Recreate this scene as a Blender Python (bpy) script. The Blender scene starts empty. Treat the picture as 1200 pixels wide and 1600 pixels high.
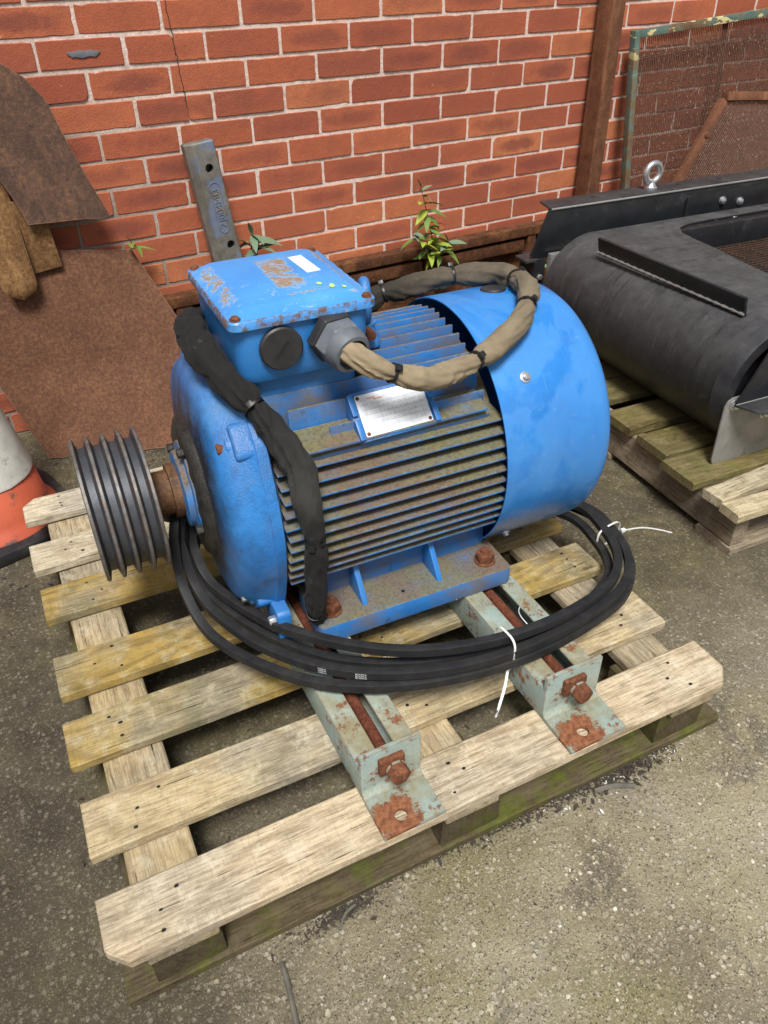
import bpy, bmesh, math, random
from mathutils import Vector, Matrix, noise
R = math.radians
random.seed(7)
scene = bpy.context.scene
COL = scene.collection

# ------------------------------------------------------------------ camera, sky, sun, exposure
cam_data = bpy.data.cameras.new('camera')
cam = bpy.data.objects.new('camera', cam_data)
COL.objects.link(cam)
cam.location = (-0.46581, -2.41135, 1.24455)
cam.rotation_euler = (0.9318861, 0.0132693, -0.5188170)
cam_data.sensor_fit = 'VERTICAL'
cam_data.sensor_height = 36.0
cam_data.lens = 1204.6 * 36.0 / 1600.0
cam_data.clip_start = 0.02
cam_data.clip_end = 500
scene.camera = cam

SUN_ELEV, SUN_AZ = 60.0, 207.0      # azimuth clockwise from +Y, where the light comes from
world = bpy.data.worlds.new('World')
scene.world = world
world.use_nodes = True
wn = world.node_tree
wn.nodes.clear()
wo = wn.nodes.new('ShaderNodeOutputWorld')
wb = wn.nodes.new('ShaderNodeBackground')
sky = wn.nodes.new('ShaderNodeTexSky')
sky.sky_type = 'NISHITA'
sky.sun_disc = False
sky.sun_elevation = R(SUN_ELEV)
sky.sun_rotation = R(SUN_AZ)
sky.air_density = 1.0
sky.dust_density = 4.0
sky.ozone_density = 1.0
hs = wn.nodes.new('ShaderNodeHueSaturation')
hs.inputs['Saturation'].default_value = 0.32      # overcast: the cloud layer is nearly grey
wn.links.new(sky.outputs[0], hs.inputs['Color'])
wn.links.new(hs.outputs[0], wb.inputs['Color'])
wb.inputs['Strength'].default_value = 0.05
wn.links.new(wb.outputs[0], wo.inputs['Surface'])

sd = bpy.data.lights.new('sun', 'SUN')
sd.energy = 2.2
sd.angle = R(16)
sd.color = (1.0, 0.985, 0.96)
sun = bpy.data.objects.new('sun', sd)
COL.objects.link(sun)
_az, _el = R(SUN_AZ), R(SUN_ELEV)
sdir = Vector((math.sin(_az) * math.cos(_el), math.cos(_az) * math.cos(_el), math.sin(_el)))
sun.rotation_euler = sdir.to_track_quat('Z', 'Y').to_euler()

vs = scene.view_settings
vs.view_transform = 'Standard'
vs.look = 'None'
vs.exposure = 1.05
vs.gamma = 1.0
vs.use_curve_mapping = False

# ------------------------------------------------------------------ material helpers
class Mat:
    def __init__(s, name, rough=0.7, metal=0.0, spec=0.5):
        s.m = bpy.data.materials.new(name)
        s.m.use_nodes = True
        s.t = s.m.node_tree
        s.b = s.t.nodes['Principled BSDF']
        s.set('Roughness', rough); s.set('Metallic', metal); s.set('Specular IOR Level', spec)
        s._c = {}
    def n(s, typ, **kw):
        nd = s.t.nodes.new('ShaderNode' + typ)
        for k, v in kw.items(): setattr(nd, k, v)
        return nd
    def put(s, sock, v):
        if hasattr(v, 'is_linked') or isinstance(v, bpy.types.NodeSocket): s.t.links.new(v, sock)
        else:
            if sock.type == 'RGBA' and len(v) == 3: v = (*v, 1)
            sock.default_value = v
    def set(s, name, v): s.put(s.b.inputs[name], v)
    def co(s, scale=(1, 1, 1), loc=(0, 0, 0), rnd=0.0, rot=(0, 0, 0), kind='Object'):
        tc = s.n('TexCoord')
        v = tc.outputs[kind]
        if rnd:
            oi = s.n('ObjectInfo')
            ml = s.n('VectorMath', operation='MULTIPLY')
            cb = s.n('CombineXYZ')
            for i in range(3): s.t.links.new(oi.outputs['Random'], cb.inputs[i])
            s.t.links.new(cb.outputs[0], ml.inputs[0]); ml.inputs[1].default_value = (rnd, rnd * 1.7, rnd * .6)
            ad = s.n('VectorMath', operation='ADD')
            s.t.links.new(v, ad.inputs[0]); s.t.links.new(ml.outputs[0], ad.inputs[1]); v = ad.outputs[0]
        mp = s.n('Mapping')
        s.t.links.new(v, mp.inputs[0])
        mp.inputs['Location'].default_value = loc
        mp.inputs['Rotation'].default_value = rot
        mp.inputs['Scale'].default_value = scale
        return mp.outputs[0]
    def rand(s): return s.n('ObjectInfo').outputs['Random']
    def noise(s, v, scale, detail=4, rough=.55, dist=0.0, col=False):
        nd = s.n('TexNoise')
        s.t.links.new(v, nd.inputs['Vector'])
        nd.inputs['Scale'].default_value = scale; nd.inputs['Detail'].default_value = detail
        nd.inputs['Roughness'].default_value = rough; nd.inputs['Distortion'].default_value = dist
        return nd.outputs['Color' if col else 0]
    def voro(s, v, scale, feature='F1', out='Distance', rnd=1.0):
        nd = s.n('TexVoronoi', feature=feature)
        s.t.links.new(v, nd.inputs['Vector']); nd.inputs['Scale'].default_value = scale
        nd.inputs['Randomness'].default_value = rnd
        return nd.outputs[out]
    def wave(s, v, scale, dist, detail=2, dscale=1.0, bands='X'):
        nd = s.n('TexWave', bands_direction=bands)
        s.t.links.new(v, nd.inputs['Vector']); nd.inputs['Scale'].default_value = scale
        nd.inputs['Distortion'].default_value = dist; nd.inputs['Detail'].default_value = detail
        nd.inputs['Detail Scale'].default_value = dscale
        return nd.outputs['Fac']
    def ramp(s, f, stops):
        nd = s.n('ValToRGB')
        s.put(nd.inputs[0], f)
        els = nd.color_ramp.elements
        while len(els) < len(stops): els.new(.5)
        for e, (p, c) in zip(els, stops):
            e.position = p
            e.color = (c, c, c, 1) if not isinstance(c, tuple) else (*c, 1)
        return nd.outputs[0]
    def mix(s, f, a, b, mode='MIX'):
        nd = s.n('Mix', data_type='RGBA', blend_type=mode)
        s.put(nd.inputs[0], f); s.put(nd.inputs[6], a); s.put(nd.inputs[7], b)
        return nd.outputs[2]
    def math(s, op, a, b=0.0, clamp=False):
        nd = s.n('Math', operation=op, use_clamp=clamp)
        s.put(nd.inputs[0], a); s.put(nd.inputs[1], b)
        return nd.outputs[0]
    def sep(s, v):
        nd = s.n('SeparateXYZ'); s.t.links.new(v, nd.inputs[0]); return nd.outputs
    def up(s):      # world normal z, for dirt that settled on ledges
        g = s.n('NewGeometry'); return s.sep(g.outputs['Normal'])[2]
    def bump(s, h, strength=.3, dist=.002):
        nd = s.n('Bump'); nd.inputs['Strength'].default_value = strength; nd.inputs['Distance'].default_value = dist
        s.put(nd.inputs['Height'], h)
        s.t.links.new(nd.outputs[0], s.b.inputs['Normal'])
    def edge(s, r=.003):      # worn arrises, from the real geometry
        bv = s.n('Bevel', samples=4); bv.inputs['Radius'].default_value = r
        g = s.n('NewGeometry')
        d = s.n('VectorMath', operation='DOT_PRODUCT')
        s.t.links.new(bv.outputs[0], d.inputs[0]); s.t.links.new(g.outputs['Normal'], d.inputs[1])
        return s.math('SUBTRACT', 1.0, d.outputs['Value'])
    def hsv(s, col, h=.5, sat=1.0, val=1.0):
        nd = s.n('HueSaturation')
        s.put(nd.inputs['Color'], col); s.put(nd.inputs['Hue'], h); s.put(nd.inputs['Saturation'], sat); s.put(nd.inputs['Value'], val)
        return nd.outputs[0]

M = {}

def m_brick():
    s = Mat('brick', .85, spec=.25)
    v = s.co(rnd=9.0); o = s.co()
    r = s.rand()
    base = s.ramp(r, [(0, (.30, .074, .040)), (.2, (.40, .108, .052)), (.45, (.48, .142, .064)), (.62, (.34, .090, .047)), (.85, (.44, .122, .055)), (1, (.55, .19, .080))])
    n1 = s.noise(v, 14, 5, .6)
    base = s.mix(s.ramp(n1, [(.35, 0.0), (.7, .5)]), base, (.30, .085, .048))
    x, y, z = s.sep(o)
    nx = s.noise(v, 30, 5, .7); nb = s.noise(v, 9, 2, .5)
    ex = s.math('POWER', s.math('ABSOLUTE', s.math('MULTIPLY', x, 11.0)), 3)
    ez = s.math('POWER', s.math('ABSOLUTE', s.math('MULTIPLY', z, 46)), 2)
    d = s.math('ADD', s.math('ADD', ex, ez), s.math('ADD', s.math('MULTIPLY', s.math('SUBTRACT', nx, .5), 2.4), s.math('MULTIPLY', s.math('SUBTRACT', nb, .5), 2.0)))
    kiss = s.ramp(s.math('MULTIPLY', d, .6), [(.05, 1.0), (.75, 0.0)])
    r2 = s.math('FRACT', s.math('MULTIPLY', r, 17.3))
    kiss = s.math('MULTIPLY', kiss, s.ramp(r2, [(.25, 0.05), (.55, .35), (1, .75)]))
    base = s.mix(kiss, base, (.19, .055, .040))
    fine = s.noise(v, 260, 3, .6)
    base = s.mix(s.ramp(fine, [(.3, .35), (.55, 0.0)]), base, (.18, .055, .034))
    st = s.noise(s.co(scale=(1, 1, .35), rnd=9.0), 45, 5, .7)
    base = s.mix(s.ramp(st, [(.60, 0.0), (.72, .4)]), base, (.22, .075, .05))
    spk = s.noise(v, 90, 2, .5)
    base = s.mix(s.ramp(spk, [(.72, 0.0), (.78, .5)]), base, (.60, .36, .26))
    s.set('Base Color', base)
    h = s.math('ADD', s.math('MULTIPLY', fine, .6), s.noise(v, 40, 4, .7))
    gp = s.n('NewGeometry').outputs['Position']
    ws = s.noise(gp, 3.0, 6, .65)
    base = s.mix(s.ramp(ws, [(.52, 0.0), (.70, .45)]), base, (.17, .062, .042))
    wl = s.noise(gp, 34, 6, .8)
    base = s.mix(s.ramp(wl, [(.64, 0.0), (.70, .5)]), base, (.10, .045, .035))
    s.set('Base Color', base)
    s.bump(h, .7, .0025)
    return s.m

def m_mortar():
    s = Mat('mortar', .95, spec=.1)
    v = s.co()
    n = s.noise(v, 60, 5, .65)
    c = s.ramp(n, [(.25, (.48, .36, .295)), (.5, (.67, .53, .455)), (.75, (.75, .62, .54))])
    x, y, z = s.sep(v)
    # lower left of the wall is sooty grey cement
    g = s.math('ADD', s.math('MULTIPLY', s.math('ADD', x, s.math('MULTIPLY', z, .9)), .64), s.math('MULTIPLY', s.noise(v, 5, 3), .32))
    c = s.mix(s.ramp(g, [(.50, .9), (.74, 0.0)]), c, (.23, .185, .145))
    blot = s.noise(v, 22, 5, .65)
    c = s.mix(s.ramp(blot, [(.57, 0.0), (.70, .45)]), c, (.20, .15, .12))
    s.set('Base Color', c)
    s.bump(s.noise(v, 160, 4, .7), .8, .003)
    return s.m

def m_ground():
    s = Mat('concrete', .8, spec=.35)
    v = s.co()
    a = s.noise(v, 2.3, 6, .62, .5)
    b = s.noise(v, 9, 6, .7)
    c = s.ramp(b, [(.25, (.20, .166, .100)), (.5, (.33, .284, .180)), (.78, (.44, .388, .265))])
    gp = s.noise(s.co(loc=(2, 9, 0)), 4.0, 5, .65)
    c = s.mix(s.ramp(gp, [(.50, 0.0), (.66, .45)]), c, (.36, .335, .27))
    c = s.mix(s.ramp(a, [(.40, .75), (.56, 0.0)]), c, (.16, .132, .083))
    moss = s.noise(s.co(loc=(3, 1, 0)), 3.2, 5, .7)
    c = s.mix(s.ramp(moss, [(.50, 0.0), (.66, .6)]), c, (.21, .185, .075))
    pt = s.noise(s.co(loc=(8, 5, 0)), 4.0, 5, .7, .8)
    c = s.mix(s.ramp(pt, [(.58, 0.0), (.64, .6)]), c, (.10, .088, .068))
    x, y, z = s.sep(v)
    # old oil and damp dirt west of the pallet and over the whole back of the yard, plus painted shade under the pallet gaps
    wl = s.math('ADD', s.math('MULTIPLY', x, .8), s.math('ADD', s.math('MULTIPLY', s.math('SUBTRACT', a, .5), .9), .62))
    dirt = s.ramp(wl, [(.10, .93), (.50, .0)])
    c = s.mix(dirt, c, (.050, .039, .025))
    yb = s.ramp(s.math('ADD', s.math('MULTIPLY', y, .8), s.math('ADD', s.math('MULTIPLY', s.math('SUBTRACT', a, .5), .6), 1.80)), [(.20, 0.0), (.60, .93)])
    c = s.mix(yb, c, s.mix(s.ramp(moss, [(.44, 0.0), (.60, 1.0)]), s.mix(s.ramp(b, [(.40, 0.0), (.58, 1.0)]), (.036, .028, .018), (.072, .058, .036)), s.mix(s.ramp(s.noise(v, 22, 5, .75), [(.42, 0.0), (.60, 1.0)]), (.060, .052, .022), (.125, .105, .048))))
    # aggregate
    wob = s.n('VectorMath', operation='MULTIPLY_ADD')
    s.t.links.new(s.noise(v, 160, 3, .6, col=True), wob.inputs[0]); wob.inputs[1].default_value = (.0055, .0055, 0); s.t.links.new(v, wob.inputs[2])
    vw = wob.outputs[0]
    d1 = s.voro(vw, 105)
    col1 = s.voro(vw, 105, out='Color')
    pick = s.sep(col1)[0]
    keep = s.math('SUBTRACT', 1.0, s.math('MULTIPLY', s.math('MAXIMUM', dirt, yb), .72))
    st = s.math('MULTIPLY', s.math('MULTIPLY', s.ramp(d1, [(.30, 1.0), (.46, 0.0)]), s.ramp(pick, [(.50, 0.0), (.60, .58)])), keep)
    c = s.mix(st, c, s.ramp(s.sep(col1)[1], [(0, (.30, .255, .175)), (.6, (.47, .42, .32)), (1, (.64, .60, .50))]))
    d2 = s.voro(vw, 270)
    p2 = s.sep(s.voro(vw, 270, out='Color'))[0]
    st2 = s.math('MULTIPLY', s.math('MULTIPLY', s.ramp(d2, [(.25, 1.0), (.45, 0.0)]), s.ramp(p2, [(.42, 0.0), (.52, .55)])), keep)
    c = s.mix(st2, c, (.50, .445, .335))
    blk = s.math('MULTIPLY', s.ramp(d2, [(.25, 1.0), (.5, 0.0)]), s.ramp(p2, [(.20, .95), (.28, 0.0)]))
    c = s.mix(blk, c, (.05, .042, .03))
    fine = s.noise(v, 380, 4, .75)
    c = s.mix(s.ramp(fine, [(.32, .75), (.52, 0.0)]), c, (.07, .057, .036))
    s.set('Base Color', c)
    s.set('Roughness', s.ramp(a, [(.35, .5), (.6, .9)]))
    h = s.math('ADD', s.math('MULTIPLY', fine, .35), s.math('ADD', s.math('MULTIPLY', st, .5), s.math('MULTIPLY', s.noise(v, 120, 4, .7), .9)))
    s.bump(h, 1.0, .005)
    return s.m

def m_wood(name, tint=(1, 1, 1), grey=.5, moss=0.0, yellow=0.0, grime=.8, dark=1.0):
    s = Mat(name, .85, spec=.18)
    def C(r, g, b): return (r * tint[0], g * tint[1], b * tint[2])
    v = s.co(rnd=6.0)
    x, y, z = s.sep(v)
    warp = s.noise(s.co(scale=(1.0, 3.0, 3.0), rnd=6.0), 1.8, 3, .5)
    # knots pull the rings round themselves
    kd = s.voro(s.co(scale=(1.0, 2.6, 2.6), rnd=6.0), 3.2)
    kn = s.ramp(kd, [(.0, 1.0), (.16, 0.0)])
    ring = s.math('ADD', s.math('ADD', s.math('MULTIPLY', y, 34), s.math('MULTIPLY', warp, 9)), s.math('MULTIPLY', kn, 2.2))
    rs = s.math('ADD', s.math('MULTIPLY', s.math('SINE', s.math('MULTIPLY', ring, 6.0)), .5), .5)
    g = s.noise(s.co(scale=(1.8, 22, 22), rnd=6.0), 9, 7, .78)
    fine = s.noise(s.co(scale=(3.0, 110, 110), rnd=6.0), 5, 5, .75)
    crk = s.noise(s.co(scale=(1.6, 60, 60), rnd=4.0), 4, 3, .6)
    c = s.mix(s.ramp(rs, [(.3, 0.0), (.8, .18), (.97, .50)]), C(.56, .475, .345), C(.33, .255, .165))
    c = s.mix(s.ramp(g, [(.34, .95), (.55, 0.0)]), c, C(.20, .155, .10))
    p = s.noise(s.co(rnd=3.0), 3.2, 4, .6)
    c = s.mix(s.ramp(p, [(.40 + .08 * (yellow > .5), yellow), (.58 + .06 * (yellow > .5), 0.0)]), c, s.mix(s.ramp(rs, [(.3, 0.0), (.9, .6)]), C(.50, .34, .10), C(.25, .165, .055)))
    c = s.mix(s.ramp(p, [(.47 + .06 * (yellow > .5), 0.0), (.58 + .06 * (yellow > .5), grey)]), c, s.mix(s.ramp(g, [(.35, 0.0), (.65, 1.0)]), C(.17, .15, .125), C(.36, .33, .285)))
    stain = s.noise(s.co(rnd=11.0, scale=(1, 2.2, 1)), 5, 6, .7, .6)
    c = s.mix(s.ramp(stain, [(.55, 0.0), (.70, grime)]), c, C(.115, .092, .062))
    c = s.mix(s.ramp(fine, [(.30, .75), (.45, 0.0)]), c, C(.10, .078, .050))
    c = s.mix(s.ramp(crk, [(.31, .95), (.36, 0.0)]), c, C(.035, .027, .018))
    c = s.mix(s.ramp(kd, [(.035, .9), (.065, 0.0)]), c, C(.12, .075, .042))
    spk = s.noise(v, 130, 3, .7)
    c = s.mix(s.ramp(spk, [(.62, 0.0), (.72, .5)]), c, C(.14, .115, .08))
    bl = s.noise(v, 28, 6, .75)
    c = s.mix(s.ramp(bl, [(.52, 0.0), (.68, .55)]), c, C(.66, .60, .48))
    c = s.mix(s.ramp(bl, [(.30, .6), (.44, 0.0)]), c, C(.19, .16, .115))
    saw = s.noise(s.co(rot=(0, 0, 1.1), scale=(60, 5, 5), rnd=5.0), 5, 3, .6)
    c = s.mix(s.ramp(saw, [(.30, .35), (.45, 0.0)]), c, C(.20, .165, .115))
    c = s.mix(s.math('MULTIPLY', s.ramp(s.edge(.006), [(.02, 0.0), (.2, 1.0)]), s.ramp(s.noise(v, 25, 4, .7), [(.35, 0.0), (.6, .8)])), c, C(.13, .10, .066))
    if moss:
        mn = s.noise(s.co(rnd=2.0), 14, 6, .75)
        c = s.mix(s.ramp(mn, [(.48, 0.0), (.62, moss)]), c, s.mix(s.noise(v, 60, 3), (.035, .042, .010), (.13, .145, .022)))
    c = s.hsv(c, val=s.ramp(s.math('FRACT', s.math('MULTIPLY', s.rand(), 7.7)), [(0, .84 * dark), (1, 1.12 * dark)]))
    s.set('Base Color', c)
    h = s.math('ADD', s.math('MULTIPLY', fine, .8), s.math('ADD', g, s.math('MULTIPLY', s.ramp(crk, [(.26, 0.0), (.34, 1.0)]), .8)))
    s.bump(h, .7, .003)
    return s.m

def m_blue(name, dirt=.3, chips=.3, cast=.0, scuff=.0, up=0.0, rough=.42, grime=(.15, .115, .065), hub=False, edges=0.0, tone=1.0):
    s = Mat(name, rough, spec=.5)
    v = s.co()
    n = s.noise(v, 5, 4, .6)
    c = s.ramp(n, [(.25, (.014 * tone, .115 * tone, .36 * tone)), (.55, (.022 * tone, .170 * tone, .475 * tone)), (.8, (.042 * tone, .22 * tone, .53 * tone))])
    if scuff:
        sc = s.noise(s.co(rot=(.5, .3, .9), loc=(.35, .1, 0), scale=(1.2, .8, .6)), 3.6, 8, .58, .7)
        c = s.mix(s.ramp(sc, [(.49, 0.0), (.52, scuff), (.66, scuff * .4)]), c, (.075, .26, .58))
        s2 = s.noise(s.co(rot=(.2, .8, .4), loc=(1.3, .7, .2), scale=(.5, 1, 1)), 6, 7, .65, .8)
        c = s.mix(s.ramp(s2, [(.56, 0.0), (.62, scuff * .6)]), c, (.012, .110, .44))
        ss = s.noise(s.co(rot=(.5, .9, .2), scale=(40, 1.5, 1.5)), 6, 6, .75)
        c = s.mix(s.ramp(ss, [(.60, 0.0), (.68, scuff * .6)]), c, (.13, .34, .62))
        # scratches and bruises
        sk = s.noise(s.co(rot=(.9, .2, 1.1), scale=(4, 90, 90)), 3, 3, .6)
        c = s.mix(s.ramp(sk, [(.70, 0.0), (.73, .7)]), c, (.26, .42, .60))
        s.set('Roughness', s.ramp(sc, [(.47, .26), (.52, .46)]))
        sp_ = s.noise(v, 60, 5, .75)
        c = s.mix(s.ramp(sp_, [(.66, 0.0), (.70, .5)]), c, (.20, .36, .55))
    fl = s.noise(v, 30, 5, .7)
    c = s.mix(s.ramp(fl, [(.55, 0.0), (.72, .35)]), c, (.07, .25, .50))
    if dirt:
        dn = s.noise(v, 9, 6, .7, .3)
        c = s.mix(s.ramp(dn, [(.48 - .25 * (dirt > .9) - .06 * (dirt > .7), 0.0), (.70 - .3 * (dirt > .9) - .06 * (dirt > .7), dirt)]), c, grime)
        dk = s.noise(s.co(loc=(5, 2, 1)), 24, 5, .7)
        c = s.mix(s.ramp(dk, [(.60, 0.0), (.70, dirt * .9)]), c, (.035, .035, .035))
    if up:
        un = s.noise(v, 11, 6, .75)
        cov = s.math('MULTIPLY', s.ramp(s.up(), [(.30, 0.0), (.62, 1.0)]), s.ramp(un, [(.44, min(1, 1.0 * up)), (.60, .86 * up), (.70, .20 * up)]))
        gc = s.mix(s.ramp(s.noise(v, 6, 4, .6), [(.44, 0.0), (.56, 1.0)]), (.150, .106, .064), (.150, .136, .060))
        gc = s.mix(s.ramp(s.noise(v, 150, 3, .7), [(.45, 0.0), (.65, .6)]), gc, (.055, .042, .03))
        c = s.mix(cov, c, gc)
        s.set('Roughness', s.ramp(cov, [(.2, rough), (.6, .9)]))
    if hub:
        hx, hy, hz = s.sep(v)
        dz_ = s.math('SUBTRACT', hz, .447)
        rr = s.math('SQRT', s.math('ADD', s.math('MULTIPLY', hy, hy), s.math('MULTIPLY', dz_, dz_)))
        gr = s.math('ADD', s.math('MULTIPLY', rr, 4.0), s.math('MULTIPLY', s.math('SUBTRACT', s.noise(v, 20, 5, .7), .5), .55))
        c = s.mix(s.ramp(gr, [(.58, .97), (.92, 0.0)]), c, (.018, .015, .012))
        run = s.noise(s.co(scale=(1, 2.2, .35)), 16, 4, .6)
        c = s.mix(s.ramp(run, [(.60, 0.0), (.72, .45)]), c, (.05, .06, .075))
    if edges:
        em = s.math('MULTIPLY', s.ramp(s.edge(.0035), [(.03, 0.0), (.18, 1.0)]), s.ramp(s.noise(v, 34, 5, .75), [(.40, 0.0), (.58, edges)]))
        c = s.mix(em, c, s.mix(s.ramp(s.noise(v, 70, 3, .7), [(.42, 0.0), (.55, 1.0)]), (.14, .34, .56), (.13, .075, .045)))
    if chips:
        cn = s.noise(v, 55, 4, .75)
        c = s.mix(s.ramp(cn, [(.68, 0.0), (.71, chips)]), c, (.20, .095, .05))
    s.set('Base Color', c)
    h = s.math('ADD', s.math('MULTIPLY', s.noise(v, 320, 3, .6), .6 + cast), s.math('MULTIPLY', s.noise(v, 45, 4, .6), cast * 2))
    s.bump(h, .12 + cast * .4, .0015)
    return s.m

def m_lid():
    s = Mat('chipped_lid_paint', .4, spec=.5)
    v = s.co()
    x, y, z = s.sep(v)
    n = s.noise(v, 6, 4, .6)
    c = s.ramp(n, [(.25, (.035, .19, .52)), (.6, (.065, .275, .62)), (.85, (.12, .35, .65))])
    scr = s.noise(s.co(scale=(3, 14, 3), rot=(0, 0, .5)), 12, 4, .7)
    c = s.mix(s.ramp(scr, [(.62, 0.0), (.74, .5)]), c, (.30, .50, .70))
    # worn lettering field in the middle of the lid and rubbed borders
    cn = s.noise(s.co(scale=(.6, 1.0, 1), rot=(0, 0, .25)), 48, 6, .8, 1.2)
    def win(t, a, b, soft=.01):
        up_ = s.math('MULTIPLY', s.math('SUBTRACT', t, a), 1 / soft, True)
        dn_ = s.math('MULTIPLY', s.math('SUBTRACT', b, t), 1 / soft, True)
        return s.math('MULTIPLY', up_, dn_)
    ctr = s.math('MULTIPLY', win(x, -.020, .036, .008), win(y, -.075, .082, .012))
    lft = s.math('MULTIPLY', win(x, -.112, -.078, .012), win(y, -.09, .10, .02))
    bck = s.math('MULTIPLY', win(x, .085, .108, .008), win(y, -.06, .12, .02))
    fr_ = s.math('MULTIPLY', win(x, -.04, .09, .02), win(y, -.097, -.084, .006))
    field = s.math('ADD', s.math('MULTIPLY', ctr, .17), s.math('ADD', s.math('MULTIPLY', lft, .15), s.math('ADD', s.math('MULTIPLY', bck, .16), s.math('MULTIPLY', fr_, .12))))
    chip = s.math('ADD', cn, field)
    halo = s.ramp(chip, [(.605, 0.0), (.64, .75)])
    core = s.ramp(chip, [(.645, 0.0), (.66, 1.0)])
    c = s.mix(halo, c, (.42, .56, .66))
    tan = s.mix(s.noise(v, 120, 3), (.20, .125, .075), (.33, .24, .165))
    c = s.mix(core, c, tan)
    # rust eaten rim
    ex = s.math('MAXIMUM', s.math('SUBTRACT', s.math('ABSOLUTE', x), .1135), s.math('SUBTRACT', s.math('ABSOLUTE', y), .1300))
    rim = s.math('MULTIPLY', s.ramp(s.math('MULTIPLY', ex, 100), [(.0, 0.0), (.25, 1.0)]), s.ramp(s.noise(v, 70, 4, .7), [(.44, 0.0), (.56, .95)]))
    c = s.mix(rim, c, s.mix(s.noise(v, 160, 2), (.05, .04, .035), (.19, .10, .05)))
    s.set('Base Color', c)
    s.bump(s.math('ADD', s.math('MULTIPLY', core, -1.2), s.math('MULTIPLY', s.noise(v, 200, 3), .3)), .45, .0015)
    return s.m

def m_rust(name, cols, scale=40, rough=.88, bmp=.5, dark=.35, runs=.55, edged=False):
    s = Mat(name, rough, spec=.2)
    v = s.co(rnd=3.0)
    n = s.noise(v, scale, 6, .72)
    c = s.ramp(n, [(.28, cols[0]), (.5, cols[1]), (.72, cols[2])])
    bl = s.noise(v, scale * .12, 4, .6)
    c = s.mix(s.ramp(bl, [(.42, dark), (.6, 0.0)]), c, cols[0])
    run = s.noise(s.co(scale=(1, 1, .22), rnd=3.0), scale * .45, 5, .7)
    c = s.mix(s.ramp(run, [(.54, 0.0), (.68, runs)]), c, tuple(min(1, q * 1.25) for q in cols[2]))
    c = s.mix(s.ramp(run, [(.30, runs), (.42, 0.0)]), c, tuple(q * .7 for q in cols[0]))
    sp = s.noise(v, min(scale * 5, 420), 3, .7)
    c = s.mix(s.ramp(sp, [(.56, 0.0), (.68, .7)]), c, cols[2])
    c = s.mix(s.ramp(sp, [(.32, .6), (.42, 0.0)]), c, cols[0])
    if edged:
        c = s.mix(s.math('MULTIPLY', s.ramp(s.edge(.003), [(.05, 0.0), (.2, 1.0)]), s.ramp(s.noise(v, 20, 4, .7), [(.35, .2), (.6, .9)])), c, (.34, .24, .165))
    s.set('Base Color', c)
    s.bump(s.math('ADD', n, s.math('MULTIPLY', sp, .8)), bmp, .0025)
    return s.m

def m_mint(name='mint_paint', hole=False):
    s = Mat(name, .68, spec=.3)
    v = s.co()
    x, y, z = s.sep(v)
    c = s.ramp(s.noise(v, 9, 5, .65), [(.3, (.21, .29, .27)), (.55, (.30, .385, .36)), (.75, (.40, .45, .40))])
    n2 = s.noise(v, 11, 6, .75)
    dirt = s.math('MULTIPLY', s.ramp(n2, [(.40, .15), (.60, .95)]), s.ramp(s.up(), [(.2, .45), (.8, 1.0)]))
    c = s.mix(dirt, c, s.mix(s.noise(v, 30, 4, .7), (.20, .19, .085), (.25, .20, .13)))
    st = s.noise(s.co(scale=(1, 1, .3)), 40, 5, .75)
    c = s.mix(s.ramp(st, [(.56, 0.0), (.70, .6)]), c, (.13, .10, .065))
    spots = s.ramp(s.noise(s.co(loc=(1, 4, 2)), 24, 6, .8), [(.57, 0.0), (.61, 1.0)])
    em = s.math('MULTIPLY', s.ramp(s.edge(.004), [(.03, 0.0), (.16, 1.0)]), s.ramp(s.noise(v, 28, 5, .75), [(.36, 0.0), (.52, .95)]))
    spots = s.math('MAXIMUM', spots, em)
    mask = spots
    if hole:
        dx = s.math('MULTIPLY', s.math('ADD', x, .022), 22); dy = s.math('MULTIPLY', s.math('ADD', y, -.022), 26)
        d = s.math('ADD', s.math('ADD', s.math('MULTIPLY', dx, dx), s.math('MULTIPLY', dy, dy)), s.math('MULTIPLY', s.math('SUBTRACT', s.noise(v, 45, 6, .75), .5), 3.4))
        low = s.ramp(s.math('MULTIPLY', z, 20), [(.3, 1.0), (.42, 0.0)])
        mask = s.math('MAXIMUM', spots, s.math('MULTIPLY', s.ramp(d, [(.75, 1.0), (1.0, 0.0)]), low))
    rc = s.ramp(s.noise(v, 110, 5, .75), [(.3, (.075, .028, .015)), (.5, (.20, .075, .033)), (.75, (.34, .155, .07))])
    c = s.mix(mask, c, rc)
    s.set('Base Color', c)
    s.bump(s.math('ADD', s.noise(v, 170, 5, .75), s.math('MULTIPLY', mask, .8)), .55, .002)
    return s.m

def m_simple(name, c0, c1, rough=.6, metal=0.0, scale=30, bmp=.2, spec=.5, spot=None, bscale=None):
    s = Mat(name, rough, metal, spec)
    v = s.co(rnd=2.0)
    n = s.noise(v, scale, 5, .65)
    c = s.ramp(n, [(.3, c0), (.7, c1)])
    if spot:
        c = s.mix(s.ramp(s.noise(v, scale * 1.7, 4, .7), [(.58, 0.0), (.68, spot[1])]), c, spot[0])
    s.set('Base Color', c)
    s.bump(s.noise(v, bscale or scale * 5, 4, .65), bmp, .002)
    return s.m

def m_rubber(name='belt_rubber'):
    s = Mat(name, .62, spec=.35)
    v = s.co()
    c = s.ramp(s.noise(v, 35, 5, .7), [(.3, (.009, .009, .010)), (.6, (.020, .020, .021)), (.8, (.04, .038, .036))])
    c = s.mix(s.ramp(s.noise(v, 9, 5, .7), [(.55, 0.0), (.75, .45)]), c, (.07, .062, .05))
    s.set('Base Color', c)
    s.bump(s.noise(v, 500, 3), .2, .001)
    return s.m

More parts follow.
